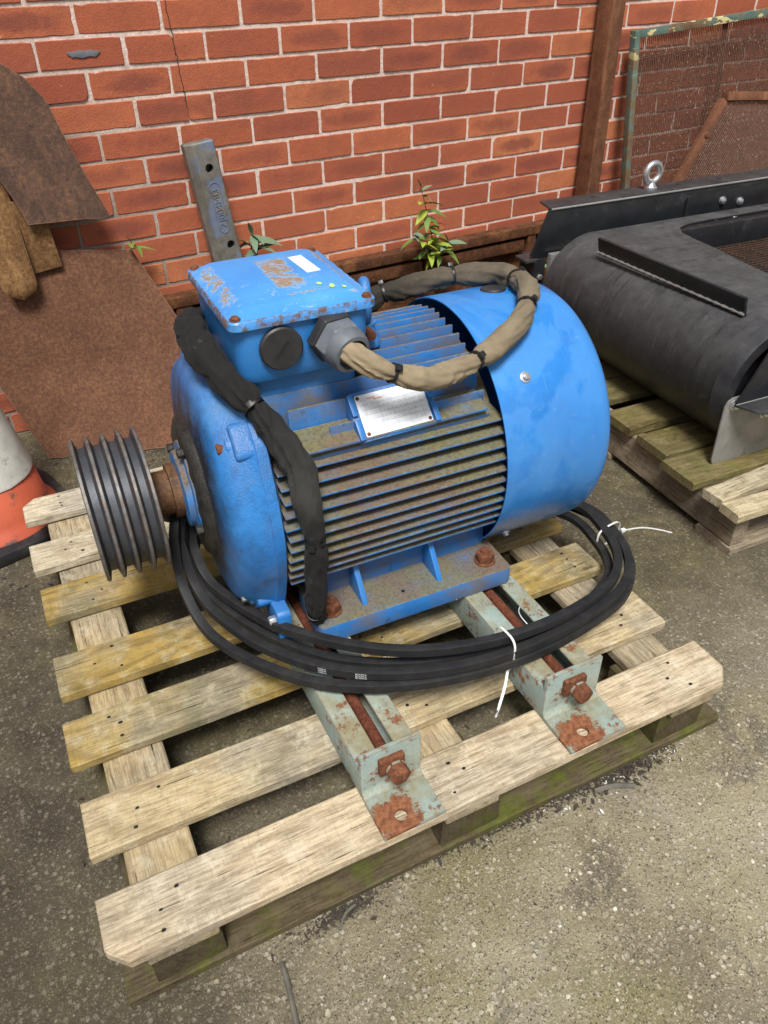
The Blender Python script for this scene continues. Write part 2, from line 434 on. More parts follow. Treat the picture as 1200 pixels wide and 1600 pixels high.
def m_canvas(name, stops, rough=.95):
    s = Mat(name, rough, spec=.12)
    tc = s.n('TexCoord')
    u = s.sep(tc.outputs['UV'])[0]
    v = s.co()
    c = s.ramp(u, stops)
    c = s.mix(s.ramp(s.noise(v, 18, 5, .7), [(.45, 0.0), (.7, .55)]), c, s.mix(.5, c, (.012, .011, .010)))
    c = s.mix(s.ramp(s.noise(v, 40, 5, .75), [(.60, 0.0), (.75, .30)]), c, (.25, .22, .17))
    s.set('Base Color', c)
    s.set('Sheen Weight', .03)
    wv = s.math('ADD', s.noise(v, 900, 2), s.math('MULTIPLY', s.noise(v, 70, 4, .6), 1.0))
    s.bump(wv, .22, .002)
    return s.m

def m_belt_top():
    s = Mat('dusty_black_sheet', .55, spec=.45)
    v = s.co()
    c = s.ramp(s.noise(v, 7, 6, .7), [(.3, (.012, .012, .013)), (.6, (.026, .026, .028)), (.8, (.050, .049, .050))])
    z = s.up()
    du = s.noise(v, 16, 7, .78, .2)
    cov = s.math('MULTIPLY', s.ramp(du, [(.36, .20), (.64, .75)]), s.ramp(z, [(.0, .06), (.95, .75)]))
    c = s.mix(cov, c, (.100, .097, .094))
    # rub marks running round the drum
    rb = s.noise(s.co(scale=(2.0, 16, 2.0)), 3.2, 6, .7)
    c = s.mix(s.ramp(rb, [(.56, 0.0), (.66, .6)]), c, (.010, .010, .011))
    c = s.mix(s.ramp(rb, [(.30, .35), (.42, 0.0)]), c, (.11, .108, .105))
    sm = s.noise(s.co(loc=(4, 1, 0)), 26, 6, .75, .6)
    c = s.mix(s.ramp(sm, [(.62, 0.0), (.68, .3)]), c, (.12, .115, .11))
    rs_ = s.noise(s.co(loc=(2, 6, 0)), 9, 6, .75)
    c = s.mix(s.ramp(rs_, [(.66, 0.0), (.72, .7)]), c, (.075, .045, .030))
    s.set('Base Color', c)
    s.set('Roughness', s.ramp(cov, [(0, .40), (.5, .8)]))
    s.bump(s.noise(v, 90, 5, .7), .2, .002)
    return s.m

def m_plate():
    s = Mat('etched_aluminium', .5, .08)
    v = s.co()
    x, y, z = s.sep(v)
    c = s.ramp(s.noise(v, 30, 4, .7), [(.3, (.64, .67, .70)), (.7, (.80, .82, .84))])
    def lines(t, k, w): return s.math('LESS_THAN', s.math('FRACT', s.math('MULTIPLY', t, k)), w)
    ln = s.math('MAXIMUM', lines(y, 118, .09), lines(x, 40, .025))
    txt = s.math('MULTIPLY', s.math('GREATER_THAN', s.noise(s.co(scale=(1, .35, 1)), 900, 2), .55), lines(y, 118, .55))
    inset = s.math('MULTIPLY', s.math('LESS_THAN', s.math('ABSOLUTE', x), .056), s.math('LESS_THAN', s.math('ABSOLUTE', y), .030))
    c = s.mix(s.math('MULTIPLY', s.math('MULTIPLY', s.math('MAXIMUM', ln, s.math('MULTIPLY', txt, .8)), inset), .55), c, (.22, .24, .28))
    c = s.mix(s.ramp(s.noise(v, 40, 5, .7), [(.66, 0.0), (.74, .6)]), c, (.35, .22, .12))
    s.set('Base Color', c)
    return s.m

def m_leaf(name, a, b):
    s = Mat(name, .6, spec=.3)
    r = s.rand()
    v = s.co(rnd=3)
    c = s.mix(r, a, b)
    c = s.mix(s.ramp(s.noise(v, 60, 3), [(.45, 0.0), (.7, .4)]), c, tuple(q * .6 for q in a))
    s.set('Base Color', c)
    s.set('Transmission Weight', 0.0)
    s.set('Subsurface Weight', .0)
    s.bump(s.noise(v, 120, 2), .2, .001)
    return s.m

def m_screen_frame():
    s = Mat('flaking_green_paint', .75, spec=.3)
    v = s.co()
    x, y, z = s.sep(v)
    n = s.noise(v, 9, 5, .7)
    c = s.ramp(n, [(.38, (.075, .115, .095)), (.48, (.10, .15, .125)), (.53, (.15, .10, .055)), (.7, (.11, .058, .03))])
    ye = s.noise(s.co(loc=(7, 3, 1), scale=(1, 1, 3)), 12, 4, .6)
    c = s.mix(s.math('MULTIPLY', s.ramp(ye, [(.57, 0.0), (.59, 1.0)]), s.ramp(z, [(.60, 0.0), (.72, 1.0)])), c, (.55, .46, .22))
    s.set('Base Color', c)
    s.bump(s.noise(v, 120, 4, .7), .5, .002)
    return s.m

def m_casting():
    s = Mat('worn_cast_steel', .6, .25, .5)
    v = s.co()
    n = s.noise(v, 20, 5, .65)
    c = s.ramp(n, [(.3, (.085, .078, .065)), (.5, (.16, .148, .125)), (.7, (.25, .235, .20))])
    bl = s.noise(s.co(loc=(2, 1, 5)), 14, 4, .6)
    x, y, z = s.sep(v)
    face = s.ramp(s.math('MULTIPLY', s.math('ADD', y, .027), 10), [(.0, 1.0), (.15, 0.0)])
    c = s.mix(s.math('MULTIPLY', s.ramp(bl, [(.54, 0.0), (.62, .55)]), face), c, (.14, .20, .34))
    c = s.mix(s.ramp(s.noise(v, 60, 4, .7), [(.62, 0.0), (.70, .6)]), c, (.24, .17, .09))
    s.set('Base Color', c)
    s.bump(s.noise(v, 90, 5, .7), .3, .002)
    return s.m

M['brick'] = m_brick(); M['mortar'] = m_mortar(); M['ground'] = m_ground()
M['deck'] = m_wood('weathered_deck_wood', tint=(.88, .86, .72), grey=.75, yellow=.9, grime=.9, moss=.3)
M['front'] = m_wood('bleached_deck_wood', tint=(1.10, 1.07, 1.02), grey=.35, yellow=.12, grime=.55)
M['mid'] = m_wood('grey_streaked_deck_wood', tint=(1.0, .98, .90), grey=.8, yellow=.25, grime=.75, moss=.15)
M['back'] = m_wood('silvered_deck_wood', tint=(1.12, 1.14, 1.14), grey=.6, yellow=.05, grime=.6)
M['stringer'] = m_wood('stringer_wood', tint=(.98, .95, .86), grey=.5, yellow=.3)
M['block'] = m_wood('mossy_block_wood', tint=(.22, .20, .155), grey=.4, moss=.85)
M['side_wood'] = m_wood('grey_pallet_wood', tint=(.60, .57, .54), grey=.6)
M['side_deck'] = m_wood('damp_pallet_wood', tint=(.34, .325, .20), grey=.25, moss=.4, yellow=.2)
M['side_new'] = m_wood('pale_pallet_wood', tint=(.95, .95, .86), grey=.3, yellow=.1)
M['cowl'] = m_blue('blue_cowl_paint', dirt=.10, chips=.3, scuff=.38, rough=.38, tone=1.15)
M['shield'] = m_blue('blue_shield_paint', edges=0.50, dirt=.35, chips=.45, cast=1.0, up=.2, rough=.42, hub=True)
M['cast'] = m_blue('blue_cast_paint', edges=0.60, dirt=.45, chips=.35, cast=.8, up=.15, rough=.45)
M['barrel'] = m_blue('dusty_barrel_paint', dirt=1.0, chips=.3, cast=.6, up=1.0, rough=.8, grime=(.075, .055, .034))
M['fin'] = m_blue('blue_fin_paint', edges=0.85, dirt=.80, chips=.5, cast=.6, up=1.0, rough=.5)
M['foot'] = m_blue('blue_foot_paint', edges=0.80, dirt=.85, chips=.7, cast=.6, up=.95, rough=.55)
M['box'] = m_blue('blue_box_paint', edges=0.50, dirt=.12, chips=.15, cast=.2, rough=.4)
M['lid'] = m_lid()
M['rust_plate'] = m_rust('brown_rust_sheet', [(.060, .027, .018), (.125, .058, .034), (.23, .112, .056)], 110, dark=.3, runs=.14, bmp=.4, edged=True)
M['rust_dark'] = m_rust('purple_rust_sheet', [(.052, .032, .027), (.110, .064, .045), (.23, .118, .060)], 80, dark=.6, runs=.25, bmp=.5, edged=True)
M['rust_ochre'] = m_rust('ochre_rust', [(.062, .028, .014), (.205, .105, .042), (.34, .205, .088)], 95, dark=.35, runs=.3, edged=True)
M['rust_post'] = m_rust('red_rust_post', [(.085, .035, .020), (.15, .062, .032), (.22, .10, .050)], 25)
M['rust_beam'] = m_rust('wet_rust_beam', [(.035, .014, .008), (.10, .040, .018), (.20, .085, .035)], 22, dark=.5)
M['rust_bolt'] = m_rust('red_rust_bolt', [(.06, .022, .013), (.16, .060, .030), (.27, .11, .055)], 120, bmp=.8)
M['rust_rod'] = m_rust('red_rust_rod', [(.05, .018, .012), (.14, .042, .022), (.24, .085, .045)], 160, bmp=1.0)
M['rust_wire'] = m_simple('rust_wire', (.062, .028, .018), (.150, .070, .040), .8, 0, 60, .3, spot=((.46, .36, .24), .8))  # pale spots paint glints into the wire colour
M['rust_grille'] = m_simple('dark_rust_grille', (.022, .011, .007), (.075, .036, .018), .85, 0, 40, .3)
M['mint'] = m_mint(); M['bracket'] = m_mint('rusted_bracket_paint', True)
def m_pulley():
    s = Mat('worn_pulley_iron', .5, .35)
    v = s.co()
    x, y, z = s.sep(v); dz_ = s.math('SUBTRACT', z, .447)
    r = s.math('SQRT', s.math('ADD', s.math('MULTIPLY', y, y), s.math('MULTIPLY', dz_, dz_)))
    c = s.ramp(s.noise(v, 25, 5, .7), [(.3, (.035, .040, .050)), (.7, (.075, .080, .090))])
    # rims rubbed bare, flanks rusted
    rim = s.ramp(s.math('MULTIPLY', s.math('SUBTRACT', r, .120), 100), [(.55, 0.0), (.72, 1.0)])
    c = s.mix(s.math('MULTIPLY', s.ramp(s.noise(v, 40, 5, .7), [(.45, 0.0), (.58, .9)]), s.ramp(s.math('MULTIPLY', s.math('SUBTRACT', r, .108), 100), [(.30, 0.0), (.5, 1.0)])), c, (.10, .055, .038))
    c = s.mix(s.math('MULTIPLY', rim, .8), c, s.ramp(s.noise(v, 60, 4, .7), [(.35, (.10, .088, .075)), (.65, (.20, .19, .175))]))
    s.set('Base Color', c)
    s.bump(s.noise(v, 160, 4, .7), .25, .0015)
    return s.m
M['steel'] = m_pulley()
M['shaft'] = m_rust('brown_shaft_rust', [(.045, .025, .015), (.12, .060, .030), (.20, .11, .055)], 40, rough=.6)
M['grease'] = m_simple('black_grease', (.008, .007, .006), (.035, .03, .024), .55, 0, 50, .9)
M['zinc'] = m_simple('zinc_plate', (.45, .46, .47), (.66, .67, .68), .35, .85, 40, .2, spot=((.25, .24, .22), .5))
M['plug'] = m_simple('black_plastic', (.014, .014, .016), (.035, .035, .037), .5, 0, 30, .15)
M['gland'] = m_simple('grey_plastic', (.085, .095, .11), (.15, .16, .18), .55, 0, 20, .15, spot=((.22, .22, .22), .4))
M['rubber'] = m_rubber()
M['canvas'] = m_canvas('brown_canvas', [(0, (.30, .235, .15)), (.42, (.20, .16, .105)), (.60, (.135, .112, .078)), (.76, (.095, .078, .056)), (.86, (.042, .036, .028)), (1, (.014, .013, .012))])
M['canvas_black'] = m_canvas('black_canvas', [(0, (.014, .013, .013)), (.45, (.020, .019, .018)), (.60, (.042, .040, .037)), (.68, (.020, .019, .018)), (1, (.014, .013, .013))])
M['tie_black'] = m_simple('black_cable_tie', (.006, .006, .006), (.015, .015, .015), .4)
M['tie_white'] = m_simple('white_cable_tie', (.62, .62, .60), (.75, .75, .73), .4)
M['plate'] = m_plate()
M['sticker'] = m_simple('white_sticker', (.72, .73, .74), (.84, .84, .84), .5, 0, 20, .05)
M['print_red'] = m_simple('red_print', (.55, .16, .07), (.65, .24, .12), .6)
M['print_white'] = m_simple('white_print', (.55, .55, .55), (.75, .75, .75), .6)
M['lime'] = m_simple('lime_paint_spot', (.42, .62, .10), (.55, .72, .22), .5)
M['black_paint'] = m_simple('black_gloss_paint', (.008, .009, .011), (.020, .021, .024), .32, 0, 12, .12, .5, spot=((.06, .06, .06), .4))
M['black_top'] = m_simple('scuffed_black_paint', (.014, .015, .017), (.05, .05, .052), .45, 0, 14, .3, .5, spot=((.09, .09, .09), .5))
M['sheet'] = m_belt_top()
M['grey_plate'] = m_simple('grey_steel_plate', (.20, .19, .18), (.31, .30, .285), .5, .35, 14, .1, spot=((.13, .12, .11), .5))
M['casting'] = m_casting()
M['screen'] = m_screen_frame()
M['hole'] = m_simple('dark_nail_hole', (.006, .005, .004), (.015, .012, .010), .9)
M['white_cone'] = m_simple('dirty_white_sleeve', (.48, .47, .40), (.78, .77, .72), .5, 0, 14, .25, spot=((.17, .16, .11), .8))
M['orange'] = m_simple('orange_plastic', (.34, .058, .028), (.50, .10, .045), .6, 0, 7, .2, spot=((.070, .055, .048), 1.0))
M['leaf'] = m_leaf('leaf_green', (.085, .17, .035), (.16, .25, .045))
M['leaf_grey'] = m_leaf('leaf_grey_green', (.12, .18, .11), (.17, .235, .14))
M['leaf_yellow'] = m_leaf('leaf_yellow_green', (.24, .34, .04), (.34, .40, .05))
M['stem'] = m_simple('stem_brown', (.13, .10, .06), (.20, .15, .09), .8)
M['litter'] = m_simple('leaf_litter', (.020, .016, .012), (.075, .06, .045), .9, 0, 60, .5)
M['flake'] = m_simple('pale_flake', (.42, .40, .37), (.62, .60, .56), .8)
M['stone'] = m_leaf('aggregate_stone', (.17, .15, .105), (.46, .42, .34))
M['twig'] = m_simple('grey_twig', (.075, .068, .055), (.14, .13, .10), .85)

def stone_mat():
    s = Mat('aggregate', .75, spec=.35)
    g = s.n('NewGeometry')
    r = g.outputs['Random Per Island']
    c = s.ramp(r, [(0, (.08, .066, .045)), (.12, (.20, .17, .105)), (.5, (.35, .30, .195)), (.8, (.46, .405, .285)), (1, (.64, .60, .50))])
    v = s.co()
    c = s.mix(s.ramp(s.noise(v, 300, 3, .7), [(.4, .5), (.6, 0.0)]), c, (.13, .11, .07))
    a = s.noise(v, 2.3, 6, .62, .5)
    x, y, z = s.sep(v)
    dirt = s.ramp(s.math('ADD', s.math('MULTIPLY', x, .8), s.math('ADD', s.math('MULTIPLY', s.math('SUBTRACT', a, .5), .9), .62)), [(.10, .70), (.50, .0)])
    yb = s.ramp(s.math('ADD', s.math('MULTIPLY', y, .8), s.math('ADD', s.math('MULTIPLY', s.math('SUBTRACT', a, .5), .6), 1.80)), [(.20, 0.0), (.60, .75)])  # back-of-yard dirt, with the shade under the pallet painted in too
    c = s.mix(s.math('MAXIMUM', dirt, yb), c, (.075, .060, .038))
    s.set('Base Color', c)
    s.bump(s.noise(v, 700, 3), .3, .001)
    return s.m
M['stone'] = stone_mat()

# ------------------------------------------------------------------ mesh helpers
class MB:
    def __init__(s): s.v = []; s.f = []; s.uv = None
    def add(s, vs_, fs_):
        o = len(s.v); s.v += [tuple(v) for v in vs_]; s.f += [tuple(i + o for i in f) for f in fs_]; return s
    def box(s, x0, x1, y0, y1, z0, z1, mtx=None):
        v = [Vector((x, y, z)) for z in (z0, z1) for y in (y0, y1) for x in (x0, x1)]
        if mtx: v = [mtx @ p for p in v]
        return s.add(v, [(0, 2, 3, 1), (4, 5, 7, 6), (0, 1, 5, 4), (2, 6, 7, 3), (0, 4, 6, 2), (1, 3, 7, 5)])
    def prism(s, poly, axis, a0, a1, mtx=None):
        """poly: 2D points ccw; axis: 'x','y','z' extrusion from a0 to a1"""
        def P(p, a):
            q = {'x': (a, p[0], p[1]), 'y': (p[0], a, p[1]), 'z': (p[0], p[1], a)}[axis]
            q = Vector(q); return mtx @ q if mtx else q
        n = len(poly)
        v = [P(p, a0) for p in poly] + [P(p, a1) for p in poly]
        f = [tuple(range(n))[::-1], tuple(range(n, 2 * n))] + [(i, (i + 1) % n, n + (i + 1) % n, n + i) for i in range(n)]
        return s.add(v, f)
    def lathe(s, prof, n=48, mtx=None, rmod=None, close=False):
        """prof: (a, r) along local X"""
        v = []; f = []
        for i, (a, r) in enumerate(prof):
            for k in range(n):
                t = 2 * math.pi * k / n
                rr = r * (rmod(a, t) if rmod else 1)
                p = Vector((a, rr * math.cos(t), rr * math.sin(t)))
                v.append(mtx @ p if mtx else p)
        m = len(prof)
        for i in range(m - 1 + (1 if close else 0)):
            for k in range(n):
                j = (i + 1) % m
                f.append((i * n + k, j * n + k, j * n + (k + 1) % n, i * n + (k + 1) % n))
        if not close:
            f.append(tuple(range(n))); f.append(tuple(range((m - 1) * n, m * n))[::-1])
        return s.add(v, f)
    def cyl(s, p0, p1, r0, r1=None, n=16):
        p0 = Vector(p0); p1 = Vector(p1); d = p1 - p0
        q = d.to_track_quat('X', 'Z').to_matrix().to_4x4(); q.translation = p0
        return s.lathe([(0, r0), (d.length, r0 if r1 is None else r1)], n, q)
    def hexbolt(s, p0, p1, r):
        p0 = Vector(p0); p1 = Vector(p1); d = p1 - p0; L = d.length
        q = d.to_track_quat('X', 'Z').to_matrix().to_4x4(); q.translation = p0
        return s.lathe([(0, r), (L * .85, r), (L, r * .86)], 6, q)
    def tube(s, pts, rad, n=12, closed=False, prof=None, up=None, uv=False, wr=None):
        """pts list of Vector; rad float or f(i); prof optional section [(x side, y up)]"""
        m = len(pts); v = []; f = []; uvs = []
        prev = None
        L = [0.0]
        for i in range(1, m): L.append(L[-1] + (pts[i] - pts[i - 1]).length)
        for i, p in enumerate(pts):
            a = pts[(i - 1) % m] if (closed or i > 0) else p
            b = pts[(i + 1) % m] if (closed or i < m - 1) else p
            t = (b - a).normalized()
            if up is not None:
                u = Vector(up); sd_ = t.cross(u).normalized(); u = sd_.cross(t).normalized()
            else:
                if prev is None: prev = Vector((0, 0, 1)) if abs(t.z) < .9 else Vector((0, 1, 0))
                sd_ = t.cross(prev).normalized(); u = sd_.cross(t).normalized(); prev = u
            if prof:
                ring = [p + sd_ * x + u * y for x, y in prof]
            else:
                r = rad(i) if callable(rad) else rad
                ring = []
                for k in range(n):
                    th = 2 * math.pi * k / n
                    rr = r * (wr(L[i], th) if wr else 1)
                    ring.append(p + (sd_ * math.cos(th) + u * math.sin(th)) * rr)
            v += ring; uvs += [L[i] / L[-1]] * len(ring)
        k_ = len(prof) if prof else n
        for i in range(m if closed else m - 1):
            j = (i + 1) % m
            for k in range(k_):
                f.append((i * k_ + k, i * k_ + (k + 1) % k_, j * k_ + (k + 1) % k_, j * k_ + k))
        if not closed:
            f.append(tuple(range(k_))[::-1]); f.append(tuple(range((m - 1) * k_, m * k_)))
        if uv: s.uv = uvs
        return s.add(v, f)
    def mesh(s, name, mat, bevel=0.0, seg=2, smooth=35, jitter=0.0):
        me = bpy.data.meshes.new(name)
        me.from_pydata(s.v, [], s.f)
        if s.uv:
            ul = me.uv_layers.new(name='UVMap')
            for lp in me.loops: ul.data[lp.index].uv = (s.uv[lp.vertex_index], 0)
        bm = bmesh.new(); bm.from_mesh(me)
        bmesh.ops.recalc_face_normals(bm, faces=bm.faces)
        if bevel:
            es = [e for e in bm.edges if len(e.link_faces) == 2 and e.calc_face_angle(0) > R(32)]
            bmesh.ops.bevel(bm, geom=es, offset=bevel, segments=seg, affect='EDGES', profile=.6, clamp_overlap=True)
        if jitter:
            for v in bm.verts:
                v.co += noise.noise_vector(v.co * 40) * jitter
        bm.to_mesh(me); bm.free()
        if smooth:
            for p in me.polygons: p.use_smooth = True
            me.set_sharp_from_angle(angle=R(smooth))
        if isinstance(mat, str): me.materials.append(M[mat])
        return me
    def build(s, name, mat, parent=None, bevel=0.0, seg=2, smooth=35, loc=None, rot=None, jitter=0.0):
        return link(name, s.mesh(name, mat, bevel, seg, smooth, jitter), parent, loc, rot)

def link(name, me, parent=None, loc=None, rot=None):
    o = bpy.data.objects.new(name, me)
    COL.objects.link(o)
    if parent: o.parent = parent
    if loc is not None: o.location = loc
    if rot is not None: o.rotation_euler = rot
    return o
def tag(o, label=None, cat=None, group=None, kind=None):
    if label: o['label'] = label
    if cat: o['category'] = cat
    if group: o['group'] = group
    if kind: o['kind'] = kind
    return o
def empty(name, loc=(0, 0, 0), rz=0.0, label=None, cat=None, group=None):
    o = bpy.data.objects.new(name, None); COL.objects.link(o)
    o.empty_display_size = .05
    o.location = loc; o.rotation_euler = (0, 0, rz)
    return tag(o, label, cat, group)
def spline(pts, step=.006, closed=False):
    P = [Vector(p) for p in pts]; n = len(P); out = []
    rng = range(n if closed else n - 1)
    for i in rng:
        g = lambda k: P[k % n] if closed else P[max(0, min(n - 1, k))]
        p0, p1, p2, p3 = g(i - 1), g(i), g(i + 1), g(i + 2)
        m = max(2, int((p2 - p1).length / step))
        for k in range(m):
            t = k / m
            out.append(.5 * ((2 * p1) + (-p0 + p2) * t + (2 * p0 - 5 * p1 + 4 * p2 - p3) * t * t + (-p0 + 3 * p1 - 3 * p2 + p3) * t ** 3))
    if not closed: out.append(P[-1])
    return out
def rrect(x0, x1, y0, y1, r, n=5):
    out = []
    for cx, cy, a in ((x1 - r, y0 + r, -90), (x1 - r, y1 - r, 0), (x0 + r, y1 - r, 90), (x0 + r, y0 + r, 180)):
        for k in range(n + 1):
            t = R(a + 90 * k / n); out.append((cx + r * math.cos(t), cy + r * math.sin(t)))
    return out
def plank_mesh(L, W, T, seed, mat, cham=(0, 0, 0, 0), segs=14, wob=.0022, bev=.003):
    """board along X from 0..L, width Y 0..W, thickness Z 0..T; cham: corner cuts (x0y0, x1y0, x1y1, x0y1)"""
    rnd = random.Random(seed)
    mb = MB(); off = Vector((seed * 3.1, seed * 1.7, 0))
    bow = rnd.uniform(-.004, .004); tw = rnd.uniform(-.012, .012)
    for i in range(segs + 1):
        x = L * i / segs
        ya, yb = 0.0, W
        if i == 0: ya += cham[0]; yb -= cham[3]
        if i == segs: ya += cham[1]; yb -= cham[2]
        if segs > 3:
            if i == 1 and (cham[0] or cham[3]): x = max(cham[0], cham[3])
            if i == segs - 1 and (cham[1] or cham[2]): x = L - max(cham[1], cham[2])
        e = lambda k: noise.noise(Vector((x * 7, k * 5.3, seed * 2.3))) * wob
        b = bow * math.sin(math.pi * x / L)
        sec = [(ya + bev + e(1), 0), (yb - bev + e(2), 0), (yb + e(2), bev), (yb + e(3), T - bev), (yb - bev + e(3), T), (W * .5, T + e(6) * .4), (ya + bev + e(4), T), (ya + e(4), T - bev), (ya + e(1), bev)]
        mb.v += [(x, y + b, z + tw * (y - W / 2) * (x / L - .5)) for y, z in sec]
    k = 9
    for i in range(segs):
        for j in range(k):
            mb.f.append((i * k + j, (i + 1) * k + j, (i + 1) * k + (j + 1) % k, i * k + (j + 1) % k))
    mb.f.append(tuple(range(k))); mb.f.append(tuple(range(segs * k, segs * k + k))[::-1])
    return mb.mesh('plank', mat, smooth=28)
def text_mesh(body, size, depth, mat, name='lettering', parent=None, mtx=None):
    cu = bpy.data.curves.new('t', 'FONT'); cu.body = body; cu.size = size; cu.extrude = depth
    cu.align_x = 'CENTER'; cu.align_y = 'CENTER'; cu.resolution_u = 3
    to = bpy.data.objects.new('t', cu); COL.objects.link(to)
    dg = bpy.context.evaluated_depsgraph_get()
    me = bpy.data.meshes.new_from_object(to.evaluated_get(dg))
    bpy.data.objects.remove(to)
    me.materials.clear(); me.materials.append(M[mat])
    if mtx: me.transform(mtx)
    return link(name, me, parent)

# ================================================================== SETTING
mb = MB()
mb.add([(-20, -25, 0), (22, -25, 0), (22, .35, 0), (-20, .35, 0)], [(0, 1, 2, 3)])
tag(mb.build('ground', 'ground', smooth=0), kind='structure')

def in_pallet(x, y):
    dx, dy = x + .56628, y + 1.81739
    u = dx * math.cos(PYAW) + dy * math.sin(PYAW); v = -dx * math.sin(PYAW) + dy * math.cos(PYAW)
    return u, v
PYAW = -0.0629584
rs = random.Random(3)
mb = MB()
def pebble(x, y, r):
    a = rs.uniform(0, 6.28); el = rs.uniform(.55, 1.0); h = r * rs.uniform(.15, .4)
    n = 7; ca, sa = math.cos(a), math.sin(a)
    ring = []
    for k in range(n):
        t = 2 * math.pi * k / n; q = r * rs.uniform(.75, 1.1)
        px, py = q * math.cos(t), q * el * math.sin(t)
        ring.append((x + px * ca - py * sa, y + px * sa + py * ca))
    v = [(px, py, -.001) for px, py in ring] + [(x + (px - x) * .72, y + (py - y) * .72, h * rs.uniform(.7, 1)) for px, py in ring]
    f = [(k, (k + 1) % n, n + (k + 1) % n, n + k) for k in range(n)] + [tuple(range(n, 2 * n))]
    mb.add(v, f)
cnt = 0
while cnt < 15000:
    x = rs.uniform(-.95, 1.5); y = rs.uniform(-2.5, -.1)
    u, v = in_pallet(x, y)
    if u < .0 and rs.random() < .55: continue
    if v > .3 and u > 1.15 and rs.random() < .55: continue
    if 0.03 < u < 1.1 and .15 < v < 1.1 and rs.random() < .8: continue
    dens = noise.noise(Vector((x * 3, y * 3, 1)))
    if rs.random() > .75 + dens: continue
    r = .0010 + .0050 * rs.random() ** 2.8
    if rs.random() < .012: r = rs.uniform(.005, .0080)
    pebble(x, y, r); cnt += 1
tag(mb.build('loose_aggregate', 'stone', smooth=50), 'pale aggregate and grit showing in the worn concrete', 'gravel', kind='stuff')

# ---------------------------------------------------------------- brick wall
wall = empty('brick_wall', (0, 0, 0), 0, 'red brick wall with pale mortar and dark kiss marks behind the yard', 'wall')
mb = MB()
# recessed mortar bed with a slightly uneven face
nx, nz = 130, 44
X0, X1, Z0, Z1 = -1.4, 3.7, 0.0, 1.52
g = []
for j in range(nz + 1):
    for i in range(nx + 1):
        x = X0 + (X1 - X0) * i / nx; z = Z0 + (Z1 - Z0) * j / nz
        g.append((x, .0036 + noise.noise(Vector((x * 14, 0, z * 14))) * .0016, z))
mb.add(g, [(j * (nx + 1) + i, j * (nx + 1) + i + 1, (j + 1) * (nx + 1) + i + 1, (j + 1) * (nx + 1) + i) for j in range(nz) for i in range(nx)])
mb.box(X0, X1, .02, .22, Z0, Z1)
mb.build('mortar', 'mortar', wall, smooth=60)

def brick_mesh(seed, L=.2165, H=.0662, left=None, right=None):
    rr = random.Random(seed)
    pts = []
    hx, hz = L / 2, H / 2
    nlong, nshort = 11, 4
    def jit(a): return rr.uniform(-a, a)
    def side(p, q, n, ax, prof=None):
        for k in range(n):
            t = k / n
            x = p[0] + (q[0] - p[0]) * t; z = p[1] + (q[1] - p[1]) * t
            a = .0008 if 0 < k else .0016
            if rr.random() < .04: a = .0040
            d = abs(jit(a))
            # chips always cut inwards
            cx = -d if x > 0 else d; cz = -d if z > 0 else d
            if ax == 'x': z += cz
            else: x += cx
            if k == 0: x += cx; z += cz
            pts.append((x, z))
    side((-hx, -hz), (hx, -hz), nlong, 'x')
    if right:
        pts += [(hx + d, -hz + H * (k + .0) / len(right)) for k, d in enumerate(right)]
    else: side((hx, -hz), (hx, hz), nshort, 'z')
    side((hx, hz), (-hx, hz), nlong, 'x')
    if left:
        pts += [(-hx + d, hz - H * k / len(left)) for k, d in enumerate(left)]
    else: side((-hx, hz), (-hx, -hz), nshort, 'z')
    b = .0016; n = len(pts); m = MB()
    fy = jit(.0012)
    v = []
    for (x, z) in pts: v.append((x, .03, z))
    for (x, z) in pts: v.append((x, b + fy, z))
    for (x, z) in pts:
        v.append((x - math.copysign(min(b, abs(x)), x) * (abs(x) > hx - .008), fy, z - math.copysign(b, z) * (abs(z) > hz - .008)))
    f = []
    for a in (0, n):
        f += [(a + i, a + (i + 1) % n, a + n + (i + 1) % n, a + n + i) for i in range(n)]
    f.append(tuple(range(2 * n, 3 * n)))
    m.add(v, f)
    return m.mesh('brick', 'brick', smooth=15)
bm_var = [brick_mesh(s) for s in range(10)]
crack = [.002, -.001, .003, .001, -.002]
rb = random.Random(11)
for i in range(-3, 15):
    zc = 1.09 - .075 * i
    off = 0.0 if i % 2 == 0 else .1125
    for k in range(-4, 15):
        x0 = k * .225 + off
        xc = x0 + .1125
        if xc < -.80 or xc > 3.2: continue
        if i > 11 and xc > -.1: continue
        # bricks split by the settlement crack
        if i in (1, 3) and k == 0:
            split = .2485 if i == 1 else .2590
            Lw = split - (x0 + .005); Rw = (x0 + .22) - split
            a = link('brick', brick_mesh(40 + i, Lw - .0012, .0645, right=crack), wall, (x0 + .005 + Lw / 2, 0, zc))
            b = link('brick', brick_mesh(50 + i, Rw - .0012, .0645, left=[-q for q in crack[::-1]][:5]), wall, (split + Rw / 2 + .0012, 0, zc))
            continue
        o = link('brick', bm_var[rb.randrange(10)], wall, (xc + rb.uniform(-.0015, .0015), rb.uniform(-.0012, .0012), zc + rb.uniform(-.001, .001)))
        if rb.random() < .5: o.rotation_euler = (0, math.pi, 0)
# the crack itself where it runs down the mortar
mb = MB()
cp = []
zz = 1.165; xx = .238
while zz > .86:
    cp.append(Vector((xx + noise.noise(Vector((zz * 55, 3, 0))) * .005 + (1.165 - zz) * .07, -.0003, zz))); zz -= .006
mb.tube(cp, lambda i: .0011, n=5)
mb.build('crack', 'hole', wall)
